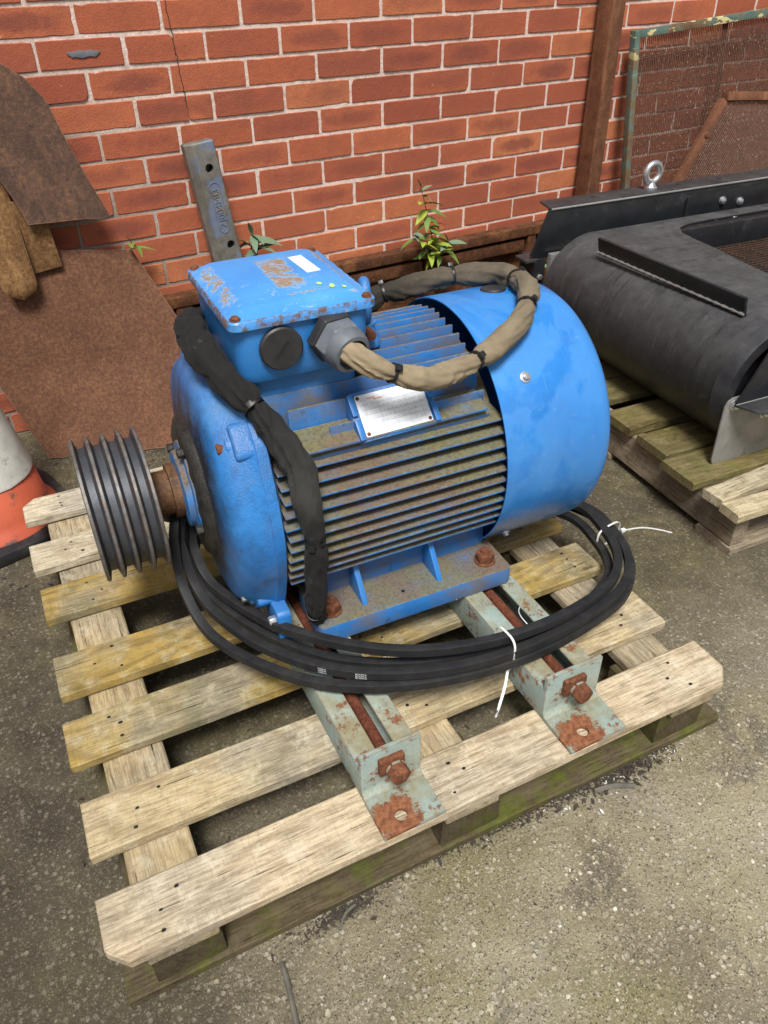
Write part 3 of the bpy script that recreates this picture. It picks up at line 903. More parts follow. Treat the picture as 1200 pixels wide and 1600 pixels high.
# burnt patch baked on one brick
mb = MB()
ring = [(.0 + .040 * math.cos(t) * (1 + .12 * math.sin(5 * t)), .0078 * (abs(math.sin(t)) ** .5) * (1 if math.sin(t) > 0 else -1) * (1 + .2 * math.sin(7 * t + 1))) for t in [2 * math.pi * k / 26 for k in range(26)]]
mb.prism(ring, 'y', -.0028, .002)
mb.build('burnt_patch', 'gland', wall, bevel=.0008, loc=(0.005, 0, 1.015))

# ---------------------------------------------------------------- rusty channel along the wall foot
beam = empty('rusty_channel', (0, 0, 0), 0, 'rust-red pressed steel channel lying along the foot of the brick wall', 'channel')
mb = MB()
mb.box(-.35, 3.3, -.012, -.004, .02, .352)
mb.box(-.35, 3.3, -.055, -.0125, .318, .352)
mb.build('back_web', 'rust_beam', beam, bevel=.004, jitter=.0015)
xk = -.3
while xk < 3.2:
    w = .40
    MB().box(xk, xk + w, -.048, -.0125, .262, .305).build('pressed_panel', 'rust_beam', beam, bevel=.006, jitter=.002)
    MB().box(xk + w + .012, xk + w + .052, -.052, -.0125, .06, .3165).build('upright_rib', 'rust_beam', beam, bevel=.005, jitter=.002)
    xk += w + .066
MB().box(-.35, 3.3, -.085, -.0125, .02, .05).build('bottom_flange', 'rust_beam', beam, bevel=.004)

# ================================================================== PALLET UNDER THE MOTOR
PT = (-.56628, -1.81739, 0)
pallet = empty('wooden_pallet', PT, PYAW, 'large weathered timber pallet carrying the blue motor', 'pallet')
far = [.105, .275, .451, .6207, .8389, 1.0057, 1.2003]
mats = ['front', 'mid', 'deck', 'deck', 'deck', 'back', 'back']
Wd = [.108, .103, .100, .106, .104, .098, .096]
DZ = .118
for i in range(7):
    ch = (.028, .030, 0, 0) if i == 0 else ((0, 0, .0, .028) if i == 6 else (0, 0, 0, 0))
    Lb = 1.124 + [.012, -.004, -.006, .002, .004, -.005, .0][i]
    me = plank_mesh(Lb, Wd[i], .022, 10 + i, mats[i], ch)
    b = link('deck_board', me, pallet, ([-.004, .0, -.003, .002, .003, -.002, 0][i], far[i] - Wd[i], DZ + .0005 * i))
    b.rotation_euler = (0, 0, R([0, -.3, .25, .1, -.2, .3, 0][i]))
    mb = MB(); rr = random.Random(90 + i)
    for uu in (.095, .572, 1.04):
        for q in range(3):
            x = uu + rr.uniform(-.026, .026); y = Wd[i] * (.25 + .25 * q) + rr.uniform(-.008, .008)
            r = rr.uniform(.0028, .0042)
            mb.add([(x + r * rr.uniform(.8, 1.3) * math.cos(t), y + r * .8 * math.sin(t), .0228) for t in [k * 1.0472 for k in range(6)]], [(0, 1, 2, 3, 4, 5)])
    tag(mb.build('nail_holes', 'hole', b, smooth=0), kind='stuff')
for u0 in (.044, .520, .990):
    me = plank_mesh(1.2, .102, .021, int(u0 * 100), 'stringer')
    link('stringer_board', me, pallet, (u0 + .102, .002, .0965), (0, 0, R(90)))
blocks = MB()
for bi, (u0, u1) in enumerate(((.046, .148), (.520, .634), (.976, 1.086))):
    for bj, (v0, v1) in enumerate(((.012, .152), (.53, .67), (1.05, 1.19))):
        me = plank_mesh(v1 - v0, u1 - u0, .0755, 60 + bi * 3 + bj, 'block', segs=4, wob=.004)
        link('block', me, pallet, (u1, v0, .0205), (0, 0, R(90)))
for v0 in (.004, 1.09):
    link('base_board', plank_mesh(1.138, .102, .020, int(v0 * 77) + 5, 'block'), pallet, (0.0, v0, 0))
for u0 in (.03, .525, .985):
    link('base_board', plank_mesh(.98, .10, .020, int(u0 * 55) + 9, 'block'), pallet, (u0 + .1, .108, 0), (0, 0, R(90)))

# ================================================================== SLIDE RAILS
def slide_rail(u0, u1, label, seed, tilt=0.0):
    rail = empty('slide_rail', (0, 0, 0), 0, label, 'slide rail', 'slide rails under the motor')
    # local frame: origin at the front foot centre on the deck, x along u, y along v
    w = u1 - u0; h = .071; L = .96
    cy, sy = math.cos(PYAW), math.sin(PYAW)
    uc = (u0 + u1) / 2
    rail.location = (PT[0] + uc * cy, PT[1] + uc * sy, .1406)
    rail.rotation_euler = (0, 0, PYAW + R(tilt))
    x0, x1 = -w / 2, w / 2
    for a, b, s_ in ((x0, x0 + .040, 1), (x1 - .036, x1, -1)):
        # folded channel: top, outer wall, foot lip
        m = MB()
        t = .005
        ow = (a, a + t) if s_ == 1 else (b - t, b)
        m.prism([(a, 0), (b, 0), (b, t), (ow[1], t), (ow[1], h - t), (b, h - t), (b, h), (a, h)] if s_ == 1 else
                [(a, 0), (b, 0), (b, h), (a, h), (a, h - t), (ow[0], h - t), (ow[0], t), (a, t)], 'y', .082, L)
        m.build('channel', 'mint', rail, bevel=.0018, jitter=.0006)
    # threaded rod
    m = MB()
    prof = []; y = .088
    while y < .80:
        prof += [(y, .0098), (y + .0018, .0082)]; y += .0036
    xr = (x0 + .040 + x1 - .036) / 2
    q = Matrix.Translation((xr, 0, .052)) @ Matrix.Rotation(R(90), 4, 'Z')
    m.lathe(prof, 14, q)
    m.build('threaded_rod', 'rust_rod', rail, smooth=20)
    # end bracket: foot plate with a hole, bent up into the end plate
    br = MB()
    hr = .0105; hc = (-.012 if seed == 1 else -.014, .023)
    n = 24
    yb = .070; t = .0075
    # plate with hole (ring of quads)
    outer = []
    for k in range(n):
        th = 2 * math.pi * k / n; c_, s_ = math.cos(th), math.sin(th)
        sx = (x1 - hc[0]) if c_ > 0 else (x0 - hc[0]); syy = (yb - hc[1]) if s_ > 0 else (-.003 - hc[1])
        tx = sx / c_ if abs(c_) > 1e-6 else 1e9; ty = syy / s_ if abs(s_) > 1e-6 else 1e9
        tt = min(abs(tx), abs(ty)); outer.append((hc[0] + c_ * tt, hc[1] + s_ * tt))
    for cxn, cyn in ((x0, -.003), (x1, -.003), (x1, yb), (x0, yb)):
        k = min(range(n), key=lambda k: (outer[k][0] - cxn) ** 2 + (outer[k][1] - cyn) ** 2); outer[k] = (cxn, cyn)
    inner = [(hc[0] + hr * math.cos(2 * math.pi * k / n), hc[1] + hr * math.sin(2 * math.pi * k / n)) for k in range(n)]
    v = [(x, y, z) for z in (0, t) for ring in (outer, inner) for x, y in ring]
    f = []
    for k in range(n):
        k2 = (k + 1) % n
        f += [(k, k2, n + k2, n + k), (2 * n + k, 3 * n + k, 3 * n + k2, 2 * n + k2), (k, 2 * n + k, 2 * n + k2, k2), (n + k, n + k2, 3 * n + k2, 3 * n + k)]
    br.add(v, f)
    # bend and upright
    sec = []
    rb_ = .012
    for k in range(6):
        th = R(-90 + 90 * k / 5); sec.append((yb - .001 + (rb_) * math.cos(th), t + rb_ + (rb_) * math.sin(th)))
    inn = sec + [(yb + rb_ - .001, .101)]
    for k in range(6):
        pass
    outp = [(y + (0 if i == 0 else t * (math.cos(R(-90 + 90 * min(i, 5) / 5)))), z + (t * math.sin(R(-90 + 90 * min(i, 5) / 5)) if i < 6 else 0)) for i, (y, z) in enumerate(inn)]
    poly = inn + outp[::-1]
    br.prism([(y, z) for y, z in poly], 'x', x0, x1)
    bo = br.build('end_bracket', 'bracket', rail, bevel=.0012, jitter=.0007)
    yf = yb + rb_ - .001
    MB().box(xr - .026, xr + .018, yf - .011, yf - .0003, .048, .083).build('square_washer', 'rust_bolt', bo, bevel=.002, jitter=.0006)
    MB().hexbolt((xr, yf - .010, .060), (xr + .001, yf - .034, .059), .0178).build('bolt_head', 'rust_bolt', bo, bevel=.0015, jitter=.0012)
    m = MB(); m.lathe([(0, .017), (.004, .017)], 20, Matrix.Translation((xr, yf - .0155, .060)) @ Matrix.Rotation(R(90), 4, 'Z'))
    m.build('washer', 'mint', bo, bevel=.0008)
    return rail
slide_rail(.409, .516, 'mint-green slide rail nearer the pulley, its rusty bolt facing the pallet edge', 1, .6)
slide_rail(.757, .874, 'mint-green slide rail under the fan end, right of the white cable tie', 2, .3)

# ================================================================== ELECTRIC MOTOR
MOX, MOY, MYAW = .17052, -1.25564, -.0839024
motor = empty('electric_motor', (MOX, MOY, 0), MYAW, 'blue three-phase electric motor with belt pulley and terminal box', 'motor')
AZ = .447; FB = .2125; RC = .252
def axm(): return Matrix.Translation((0, 0, AZ))
# stator frame (barrel)
mb = MB()
mb.lathe([(-.277, .205), (-.276, .216), (-.270, .216), (-.267, .190), (.118, .190), (.122, .200), (.150, .200), (.152, .15)], 64, axm())
frame = mb.build('stator_frame', 'barrel', motor)
RF = .240
rf = random.Random(5)
def hfin(z, side, a0, a1):
    dz = z - AZ
    b1 = math.sqrt(max(.0, RF * RF - dz * dz)); b0 = math.sqrt(max(0.0, .186 ** 2 - min(dz * dz, .186 ** 2 - .0004)))
    b0 = min(b0, b1 - .02)
    t0, t1 = .0042, .0019
    d = -.004                        # cast fins droop a touch
    m = MB()
    poly = [(side * b0, z - t0), (side * b1, z - t1 + d), (side * b1, z + t1 + d), (side * b0, z + t0)]
    m.prism(poly, 'x', a0 + rf.uniform(-.003, .003), a1 + rf.uniform(-.003, .003))
    return m.build('fin', 'fin', frame, bevel=.0016, jitter=.0009)
def vfin(b, a0, a1, s_=1):
    z1 = math.sqrt(max(.0, RF * RF - b * b)); z0 = math.sqrt(max(0, .186 ** 2 - min(b * b, .186 ** 2 - .0004)))
    z0 = min(z0, z1 - .02)
    m = MB()
    poly = [(b - .0042, AZ + s_ * z0), (b + .0042, AZ + s_ * z0), (b + .0022, AZ + s_ * z1), (b - .0022, AZ + s_ * z1)]
    m.prism(poly, 'x', a0 + rf.uniform(-.002, .002), a1 + rf.uniform(-.002, .002))
    return m.build('fin', 'fin', frame, bevel=.0016, jitter=.0009)
for k in range(11):
    z = AZ + .118 - k * .0225
    hfin(z, -1, -.272, .150)
    hfin(z, 1, -.272, .150)
# long dirty ledge below the name plate
MB().prism([(-.175, AZ + .125), (-.204, AZ + .136), (-.204, AZ + .141), (-.150, AZ + .155)], 'x', -.258, .118).build('fin', 'fin', frame, bevel=.0018, jitter=.001)
for b, a0 in ((-.176, -.165), (-.146, -.225), (-.118, -.255)):
    vfin(b, a0, .126)
for k in range(10):
    vfin(-.099 + k * .0245, -.075 if k < 9 else -.2, .128)
# shoulder casting that fills between the fins, under box and plate
mb = MB()
mb.prism([(-.192, AZ + .112), (-.197, AZ + .125), (-.172, AZ + .142), (-.120, AZ + .148), (-.120, AZ + .112)], 'x', -.255, .13)
mb.build('shoulder', 'fin', frame, bevel=.006, jitter=.001)
# terminal box turret
MB().prism(rrect(-.275, -.088, -.118, .125, .02), 'z', AZ + .15, .705).build('turret', 'cast', motor, bevel=.004)

# drive end shield
LUG = [R(45), R(135), R(225), R(315)]
def rmod(a, t):
    w = max(0, min(1, 1 - (-.300 - a) / .05))
    b = sum(math.exp(-(((t - l + math.pi) % (2 * math.pi) - math.pi) / .20) ** 2) for l in LUG)
    return 1 + .055 * b * w - .006 * math.cos(4 * t)
mb = MB()
prof = [(-.276, .15), (-.276, .236), (-.279, .2405), (-.296, .2405), (-.298, .237), (-.330, .232), (-.344, .226), (-.353, .216), (-.358, .203), (-.361, .185), (-.366, .150), (-.368, .128), (-.374, .122), (-.376, .10)]
mb.lathe(prof, 96, axm(), rmod)
shield = mb.build('end_shield', 'shield', motor, smooth=50, jitter=.0012)
for l in LUG:
    c_, s_ = math.cos(l), math.sin(l)
    r = .222
    p0 = Vector((-.305, r * c_, AZ + r * s_))
    lm_ = Matrix.Translation((0, 0, AZ)) @ Matrix.Rotation(l, 4, 'X')
    lg = MB(); lg.prism([(.185, -.036), (.246, -.030), (.250, -.018), (.250, .018), (.246, .030), (.185, .036)], 'x', -.328, -.284, lm_)
    lg.build('lug', 'shield', shield, bevel=.007, seg=3, jitter=.001)
    MB().cyl(p0, p0 + Vector((-.032, 0, 0)), .021, .017, 18).build('bolt_boss', 'shield', shield, bevel=.004)
    MB().hexbolt(p0 + Vector((-.031, 0, 0)), p0 + Vector((-.045, 0, 0)), .0105).build('bolt', 'rust_bolt' if s_ > 0 else 'zinc', shield, bevel=.001)
# foot of the shield with its drain bolt
MB().prism(rrect(-.232, -.150, FB + .004, FB + .078, .010), 'x', -.306, -.280).build('shield_toe', 'cast', shield, bevel=.004, jitter=.001)
MB().hexbolt((-.304, -.215, FB + .055), (-.319, -.215, FB + .055), .0095).build('bolt', 'zinc', shield, bevel=.001)
# bearing cap, grease and shaft
mb = MB(); mb.lathe([(-.366, .134), (-.376, .128), (-.384, .112), (-.384, .085), (-.3835, .05)], 64, axm())
cap = mb.build('bearing_cap', 'grease', motor, smooth=50, jitter=.004)
mb = MB(); mb.lathe([(-.378, .090), (-.386, .086), (-.388, .072), (-.398, .070), (-.400, .058), (-.401, .045)], 48, axm())
mb.build('cap_ring', 'foot', cap, smooth=40, jitter=.001)
for k in range(4):
    t = R(20 + 90 * k); p = Vector((-.384, .098 * math.cos(t), AZ + .098 * math.sin(t)))
    MB().hexbolt(p, p + Vector((-.012, 0, 0)), .009).build('bolt', 'grease', cap, bevel=.001, jitter=.001)
mb = MB(); mb.lathe([(-.40, .050), (-.416, .050), (-.417, .041), (-.47, .041), (-.56, .041)], 40, axm())
mb.build('shaft', 'shaft', motor, smooth=40)
# pulley: five flanges, four grooves
mb = MB()
pr = [(-.449, .05), (-.449, .1265)]
gp = .0262; a = -.449
Rp = .1275; Rg = .1105
for k in range(4):
    x = a - .0062 - k * gp
    pr += [(x + .0062, Rp - .001), (x + .005, Rp), (x + .001, Rp), (x, Rp - .001), (x - .0045, Rg), (x - .0155, Rg), (x - .0200, Rp - .001)]
pr += [(-.449 - 4 * gp - .001, Rp), (-.449 - 4 * gp - .005, Rp), (-.449 - 4 * gp - .0065, Rp - .002), (-.559, .10), (-.552, .095), (-.552, .05)]
mb.lathe(pr, 96, axm())
mb.build('pulley', 'steel', motor, bevel=0, smooth=25)

# feet
for sgn in (-1, 1):
    m = MB()
    b0, b1 = sorted((sgn * .262, sgn * .135))
    m.prism(rrect(-.238, .165, b0, b1, .012), 'z', FB, FB + .040)
    ft = m.build('foot', 'foot', motor, bevel=.0045, jitter=.0012)
    m = MB()
    bi = sgn * .165
    w0, w1 = sorted((sgn * .125, sgn * .172))
    m.prism([(w0, FB + .035), (w1, FB + .035), (w1 if sgn < 0 else w1, FB + .12), (w0, FB + .13)] if True else [], 'x', -.205, .150)
    m.build('web', 'foot', ft, bevel=.004, jitter=.001)
    for a in (-.139, .017):
        pts = [(sgn * .168, FB + .036), (sgn * .238, FB + .036), (sgn * .234, FB + .046), (sgn * .185, FB + .115), (sgn * .168, FB + .118)]
        if sgn > 0: pts = pts[::-1]
        MB().prism(pts, 'x', a - .0055, a + .0055).build('gusset', 'box', ft, bevel=.002)
    for a in (.125, -.203):
        MB().cyl((a, sgn * .222, FB + .0395), (a, sgn * .222, FB + .0435), .021, n=20).build('washer', 'rust_bolt', ft, bevel=.001)
        MB().hexbolt((a, sgn * .222, FB + .0435), (a, sgn * .222, FB + .063), .0185).build('nut', 'rust_bolt', ft, bevel=.0015, jitter=.001)
        MB().cyl((a, sgn * .222, FB + .06), (a, sgn * .222, FB + .069), .0095, n=12).build('stud', 'rust_bolt', ft, bevel=.001)
MB().cyl((-.06, -.232, FB + .0402), (-.06, -.232, FB + .0408), .004, n=10).build('pin_hole', 'hole', motor, smooth=0)

# fan cowl
mb = MB()
mb.lathe([(.140, RC - .0022), (.140, RC), (.345, RC), (.362, RC - .003), (.374, RC - .012), (.381, RC - .028), (.384, .20), (.386, .06), (.382, .06), (.381, .20), (.376, RC - .030), (.360, RC - .008), (.345, RC - .0024)], 128, axm(), close=True)
cowl = mb.build('fan_cowl', 'cowl', motor, smooth=40)
def on_cowl(a, th, r=RC):
    return Vector((a, -r * math.cos(th), AZ + r * math.sin(th))), Vector((0, -math.cos(th), math.sin(th)))
for a, th in ((.203, R(43)), (.203, R(-47)), (.203, R(137)), (.203, R(-133))):
    p, nn = on_cowl(a, th)
    MB().cyl(p - nn * .001, p + nn * .0022, .0105, n=24).build('washer', 'zinc', cowl, bevel=.0006)
    MB().hexbolt(p + nn * .0022, p + nn * .0085, .0068).build('bolt', 'zinc', cowl, bevel=.0006)
p, nn = on_cowl(.262, R(97))
MB().cyl(p - nn * .002, p + nn * .0035, .026, .024, n=28).build('rubber_plug', 'plug', cowl, bevel=.0012)
# fan grille ring seen through the back
mb = MB()
for r in (.07, .095, .12, .145, .17, .195):
    mb.lathe([(.3845, r), (.388, r), (.388, r + .006), (.3845, r + .006)], 48, axm(), close=True)
mb.build('fan_grille', 'cowl', cowl)

# terminal box
BX, BY = -.184, -.018
tb_pts = rrect(-.2945, -.0735, -.146, .110, .024)
m = MB()
n = len(tb_pts)
sh = lambda p, k: (BX + (p[0] - BX) * k, BY + (p[1] - BY) * k)
v = [(*sh(p, .93), .692) for p in tb_pts] + [(*sh(p, .97), .71) for p in tb_pts] + [(*p, .786) for p in tb_pts]
f = [tuple(range(n))[::-1], tuple(range(2 * n, 3 * n))] + [(o + i, o + (i + 1) % n, o + n + (i + 1) % n, o + n + i) for o in (0, n) for i in range(n)]
m.add(v, f)
tbox = m.build('terminal_box', 'box', motor, bevel=.002, smooth=45)
# lid (own origin so the paint wear sits on it)
m = MB()
o0 = rrect(-.1185, .1185, -.1355, .1355, .016); o1 = rrect(-.094, .094, -.110, .110, .02); 
lay = [(o0, .0), (o0, .011), (rrect(-.1165, .1165, -.1335, .1335, .015), .0135), (rrect(-.108, .108, -.125, .125, .018), .0140), (o1, .0245), (rrect(-.089, .089, -.105, .105, .02), .0262)]
v = []; f = []; n = len(o0)
for ring, z in lay: v += [(x, y, z) for x, y in ring]
f.append(tuple(range(n))[::-1])
for k in range(len(lay) - 1): f += [(k * n + i, k * n + (i + 1) % n, (k + 1) * n + (i + 1) % n, (k + 1) * n + i) for i in range(n)]
f.append(tuple(range((len(lay) - 1) * n, len(lay) * n)))
m.add(v, f)
lid = m.build('lid', 'lid', tbox, smooth=40, loc=(BX, BY, .787), bevel=0)
MZ = .787 + .0262
# pieces fixed on the lid are built in motor space as parts of the box
for x, y in ((-.105, -.122), (.105, -.122), (-.105, .122), (.105, .122)):
    m = MB(); m.cyl((BX + x, BY + y, .800), (BX + x, BY + y, .8030), .0085, n=20); m.build('washer', 'rust_bolt', tbox, bevel=.0008, jitter=.0006)
    m = MB(); m.cyl((BX + x, BY + y, .8035), (BX + x, BY + y, .8065), .0070, .0052, n=16); m.build('screw', 'rust_bolt', tbox, bevel=.001, jitter=.0006)
MB().box(-.012, .012, -.042, .042, 0, .0006).build('sticker', 'sticker', tbox, smooth=0, loc=(BX + .058, BY + .028, MZ + .0002), rot=(0, 0, R(3)))
rl = random.Random(4)
for (x, y, r) in ((.048, -.070, .007), (.062, -.088, .0075), (.078, -.099, .005)):
    m = MB(); pts = []
    for k in range(14):
        t = 2 * math.pi * k / 14; q = r * (1 + .35 * rl.uniform(-1, 1))
        pts.append((x + q * math.cos(t) * .55, y + q * math.sin(t)))
    zl = [(.0268 if abs(py) < .105 else .0268 - (abs(py) - .105) * .33) for px, py in pts]
    m.add([(px, py, z) for (px, py), z in zip(pts, zl)] + [(x, y, max(zl) + .0004)], [(i, (i + 1) % 14, 14) for i in range(14)])
    m.build('paint_spot', 'lime', tbox, loc=(BX, BY, .7874), smooth=0)
# blanking plug and cable gland on the front face
fy = -.1455
m = MB(); m.lathe([(0, .0345), (.006, .0345), (.0085, .032), (.0085, .002)], 40, Matrix.Translation((-.226, fy - .0002, .748)) @ Matrix.Rotation(R(-90), 4, 'Z'))
pg = m.build('blanking_plug', 'plug', tbox, smooth=30)
MB().box(-.016, .016, -.0096, -.0085, -.002, .002).build('slot', 'hole', tbox, loc=(-.226, fy, .748), rot=(0, R(-48), 0), smooth=0)
gm = Matrix.Translation((-.143, fy, .752)) @ Matrix.Rotation(R(-78), 4, 'Z') @ Matrix.Rotation(R(12), 4, 'Y')
m = MB(); m.lathe([(-.004, .043), (.012, .043), (.014, .040)], 6, gm); m.build('lock_nut', 'plug', tbox, bevel=.002)
m = MB(); m.lathe([(.013, .039), (.036, .039), (.039, .036)], 6, gm); m.build('gland_nut', 'gland', tbox, bevel=.002)
m = MB(); m.lathe([(.038, .036), (.052, .0345), (.060, .031), (.061, .025), (.050, .022)], 32, gm); m.build('gland_dome', 'gland', tbox, smooth=40)

# lifting eye beside the box
m = MB(); m.lathe([(0, .026), (.012, .025), (.022, .019), (.034, .017), (.040, .018)], 24, Matrix.Translation((-.040, -.040, .675)) @ Matrix.Rotation(R(-90), 4, 'Y'))
eye = m.build('lifting_lug', 'cast', motor, smooth=40, jitter=.001)
m = MB(); ring = []
for k in range(28):
    t = 2 * math.pi * k / 28
    ring.append(Vector((-.040 + .006 * math.cos(t), -.040 + .021 * math.cos(t) * 1.0, .752 + .032 * math.sin(t))))
m.tube(ring, .0095, 12, closed=True, up=(1, 0, 0)); m.build('eye', 'cast', eye, smooth=60)
m = MB(); m.cyl((-.046, -.063, .706), (-.046, -.083, .706), .009, n=14); m.build('bolt', 'rust_bolt', eye, bevel=.001)

# name plate on its pad
th = R(44)
pm = Matrix.Translation((-.050, -.176, AZ + .167)) @ Matrix.Rotation(R(46), 4, 'X')
pm = pm @ Matrix.Rotation(R(1), 4, 'Z')
m = MB(); m.prism(rrect(-.075, .075, -.043, .043, .010), 'z', -.03, -.001, pm); pad = m.build('plate_pad', 'cast', motor, bevel=.003, jitter=.0008)
for sx in (-1, 1):
    MB().box(sx * .070 - .005, sx * .070 + .005, -.040, -.004, -.002, .006, pm).build('pad_lip', 'box', pad, bevel=.002)
    MB().box(sx * .070 - .005, sx * .070 + .005, .002, .040, -.002, .006, pm).build('pad_lip', 'box', pad, bevel=.002)
m = MB(); m.prism(rrect(-.062, .062, -.036, .036, .003), 'z', 0, .0014)
plate = m.build('name_plate', 'plate', motor, bevel=.0003); plate.matrix_local = pm
m = MB(); m.box(-.043, -.012, .020, .032, .0016, .0020); m.box(-.043, -.036, .012, .0199, .0016, .0020); m.build('plate_sticker', 'sticker', plate, smooth=0)
m = MB()
for x in (-.041, -.036, -.031): m.box(x, x + .0035, .0262, .0285, .0021, .0024)
for x in (-.030, -.024, -.019): m.box(x, x + .0045, .0235, .0252, .0021, .0024)
m.build('red_print', 'print_red', plate, smooth=0)
for x, y in ((-.057, -.031), (.057, -.031), (-.057, .031), (.057, .031)):
    MB().cyl((x, y, .0012), (x, y, .0035), .0035, .0026, 12).build('rivet', 'rust_bolt', plate, jitter=.0004)

# ================================================================== CABLE SLEEVES (in motor space)
def wrinkle(seed, amp=.10, flat=0.0):
    def w(L, th):
        cx, sx = math.cos(th), math.sin(th)
        tw = L * 7 + seed                                   # cloth twists slowly along the run
        a = noise.noise(Vector((L * 20 + seed, cx * .7, sx * .7)))
        f = 1 - 2 * abs(noise.noise(Vector((L * 34 + seed + 1.6 * math.sin(th + tw), cx * .9, sx * .9))))   # soft cross folds
        g = 1 - 2 * abs(noise.noise(Vector((L * 7 + seed * 3, math.cos(th + tw) * 1.7, math.sin(th + tw) * 1.7))))   # long creases
        return 1 + amp * (.7 * a + .40 * (f - .6) + .45 * (g - .6)) - flat * (cx * cx)
    return w
def pinch(pts, ties, r0, r1, w=.012, deep=.24, bulge=.06):
    L = [0.0]
    for i in range(1, len(pts)): L.append(L[-1] + (pts[i] - pts[i - 1]).length)
    def r(i):
        t = L[i] / L[-1]; r_ = r0 + (r1 - r0) * t
        kk = sorted([0.0] + list(ties) + [1.0]); 
        for ka, kb in zip(kk, kk[1:]):
            if ka <= t <= kb and kb - ka > .1: r_ *= 1 + bulge * math.sin(math.pi * (t - ka) / (kb - ka))
        for k in ties: r_ *= 1 - deep * math.exp(-((L[i] - k * L[-1]) / w) ** 2)
        return r_
    return r, L
def tie_ring(pts, L, frac, rad, parent, mat='tie_black', n=16):
    i = min(range(len(L)), key=lambda k: abs(L[k] - frac * L[-1]))
    t = (pts[min(i + 1, len(pts) - 1)] - pts[max(i - 1, 0)]).normalized()
    q = t.to_track_quat('X', 'Z').to_matrix().to_4x4(); q.translation = pts[i]
    m = MB(); m.lathe([(-.0028, rad), (.0028, rad), (.0028, rad + .0018), (-.0028, rad + .0018)], n, q, close=True)
    hd = q @ Matrix.Rotation(R(40), 4, 'X')
    m.box(-.005, .005, -.005, .005, rad, rad + .008, hd)
    m.build('cable_tie', mat, parent, bevel=.0005)
sl = empty('sleeved_cable', (MOX, MOY, 0), MYAW, 'brown canvas-sleeved cable looping from the grey gland over the fan cowl', 'cable')
P = [(-.148, -.165, .756), (-.141, -.195, .751), (-.120, -.214, .732), (-.078, -.225, .708), (-.022, -.222, .684), (.045, -.198, .672), (.116, -.175, .672), (.182, -.150, .687), (.238, -.112, .706), (.281, -.060, .722), (.304, .010, .716), (.300, .070, .708), (.262, .112, .702), (.210, .128, .700), (.160, .134, .694), (.112, .140, .684), (.070, .150, .675), (.02, .20, .60)]
pts = spline(P, .0028)
ties = [.115, .30, .475, .60, .745, .885]
r, L = pinch(pts, ties, .0168, .0215, bulge=.09)
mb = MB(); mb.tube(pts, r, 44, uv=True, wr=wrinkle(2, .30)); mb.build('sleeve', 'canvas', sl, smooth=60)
for t in ties: tie_ring(pts, L, t, .0142 + .004 * t, sl)
bs = empty('black_cable_sleeve', (MOX, MOY, 0), MYAW, 'black fabric cable sleeve draped down the end of the motor to its foot', 'cable')
P = [(-.30, .115, .70), (-.318, .06, .722), (-.325, .01, .732), (-.327, -.05, .722), (-.312, -.105, .704), (-.284, -.165, .668), (-.260, -.210, .628), (-.243, -.243, .582), (-.240, -.262, .530), (-.238, -.272, .462), (-.240, -.266, .395), (-.240, -.258, .335), (-.240, -.246, .29), (-.236, -.234, .265), (-.228, -.226, .254)]
pts = spline(P, .0028)
ties2 = [.40, .715, .955]
r, L = pinch(pts, ties2, .0255, .0175, deep=.24, bulge=.20)
mb = MB(); mb.tube(pts, r, 44, uv=True, wr=wrinkle(9, .36, .10)); mb.build('sleeve', 'canvas_black', bs, smooth=60)
for t in ties2: tie_ring(pts, L, t, .0205 - .006 * t, bs)

# ================================================================== DRIVE BELTS (pallet space)
def belt(paths, label, seed):
    o = empty('drive_belt', PT, PYAW, label, 'drive belt', 'bundle of drive belts')
    pts = spline(paths, .008, closed=True)
    w, h = .0086, .0085
    # trapezoid section: wide outer face, narrow inner face, ribbed top edges
    prof = [(-h, -w * .72), (-h, w * .72), (h * .75, w), (h, w * .93), (h, -w * .93), (h * .75, -w)]
    m = MB(); m.tube(pts, 1, prof=prof, closed=True, up=(0, 0, 1))
    m.build('belt', 'rubber', o, smooth=30)
    return o
back = lambda dv, dz, du=0: [(1.10 + du, .66 + dv, .16 + dz), (.98 + du, .86 + dv, .157 + dz), (.78, .985 + dv * .5, .157 + dz), (.52, .985 + dv * .5, .16 + dz), (.36, .90, .19 + dz), (.305, .78, .27), (.288 + du * .3, .69, .345)]
belt([(.284, .625, .385), (.268, .592, .335), (.263, .553, .265), (.282, .468, .218), (.338, .350, .224), (.418, .252, .2335), (.52, .192, .2365), (.64, .157, .2365), (.775, .148, .2335), (.925, .180, .21), (1.062, .236, .178), (1.148, .313, .166), (1.188, .413, .160), (1.190, .52, .156)] + back(0, 0), 'outermost black drive belt, lowest of the bundle across the slide rails', 1)
belt([(.296, .628, .380), (.283, .604, .315), (.287, .555, .255), (.308, .482, .236), (.358, .362, .244), (.434, .262, .2530), (.530, .198, .2555), (.645, .161, .2555), (.777, .152, .2525), (.922, .184, .229), (1.055, .240, .197), (1.140, .315, .184), (1.180, .413, .178), (1.184, .52, .174)] + back(-.01, .02, -.018), 'black drive belt with faint white print, second of the bundle from the pallet edge', 2)
belt([(.318, .632, .372), (.306, .610, .305), (.312, .566, .262), (.340, .496, .252), (.390, .388, .262), (.466, .290, .2735), (.560, .220, .2755), (.670, .180, .2755), (.792, .168, .2725), (.916, .197, .248), (1.034, .249, .216), (1.112, .320, .200), (1.152, .413, .192), (1.160, .52, .186)] + back(-.02, .022, -.036), 'uppermost black drive belt of the bundle, hanging nearest the motor foot', 3)
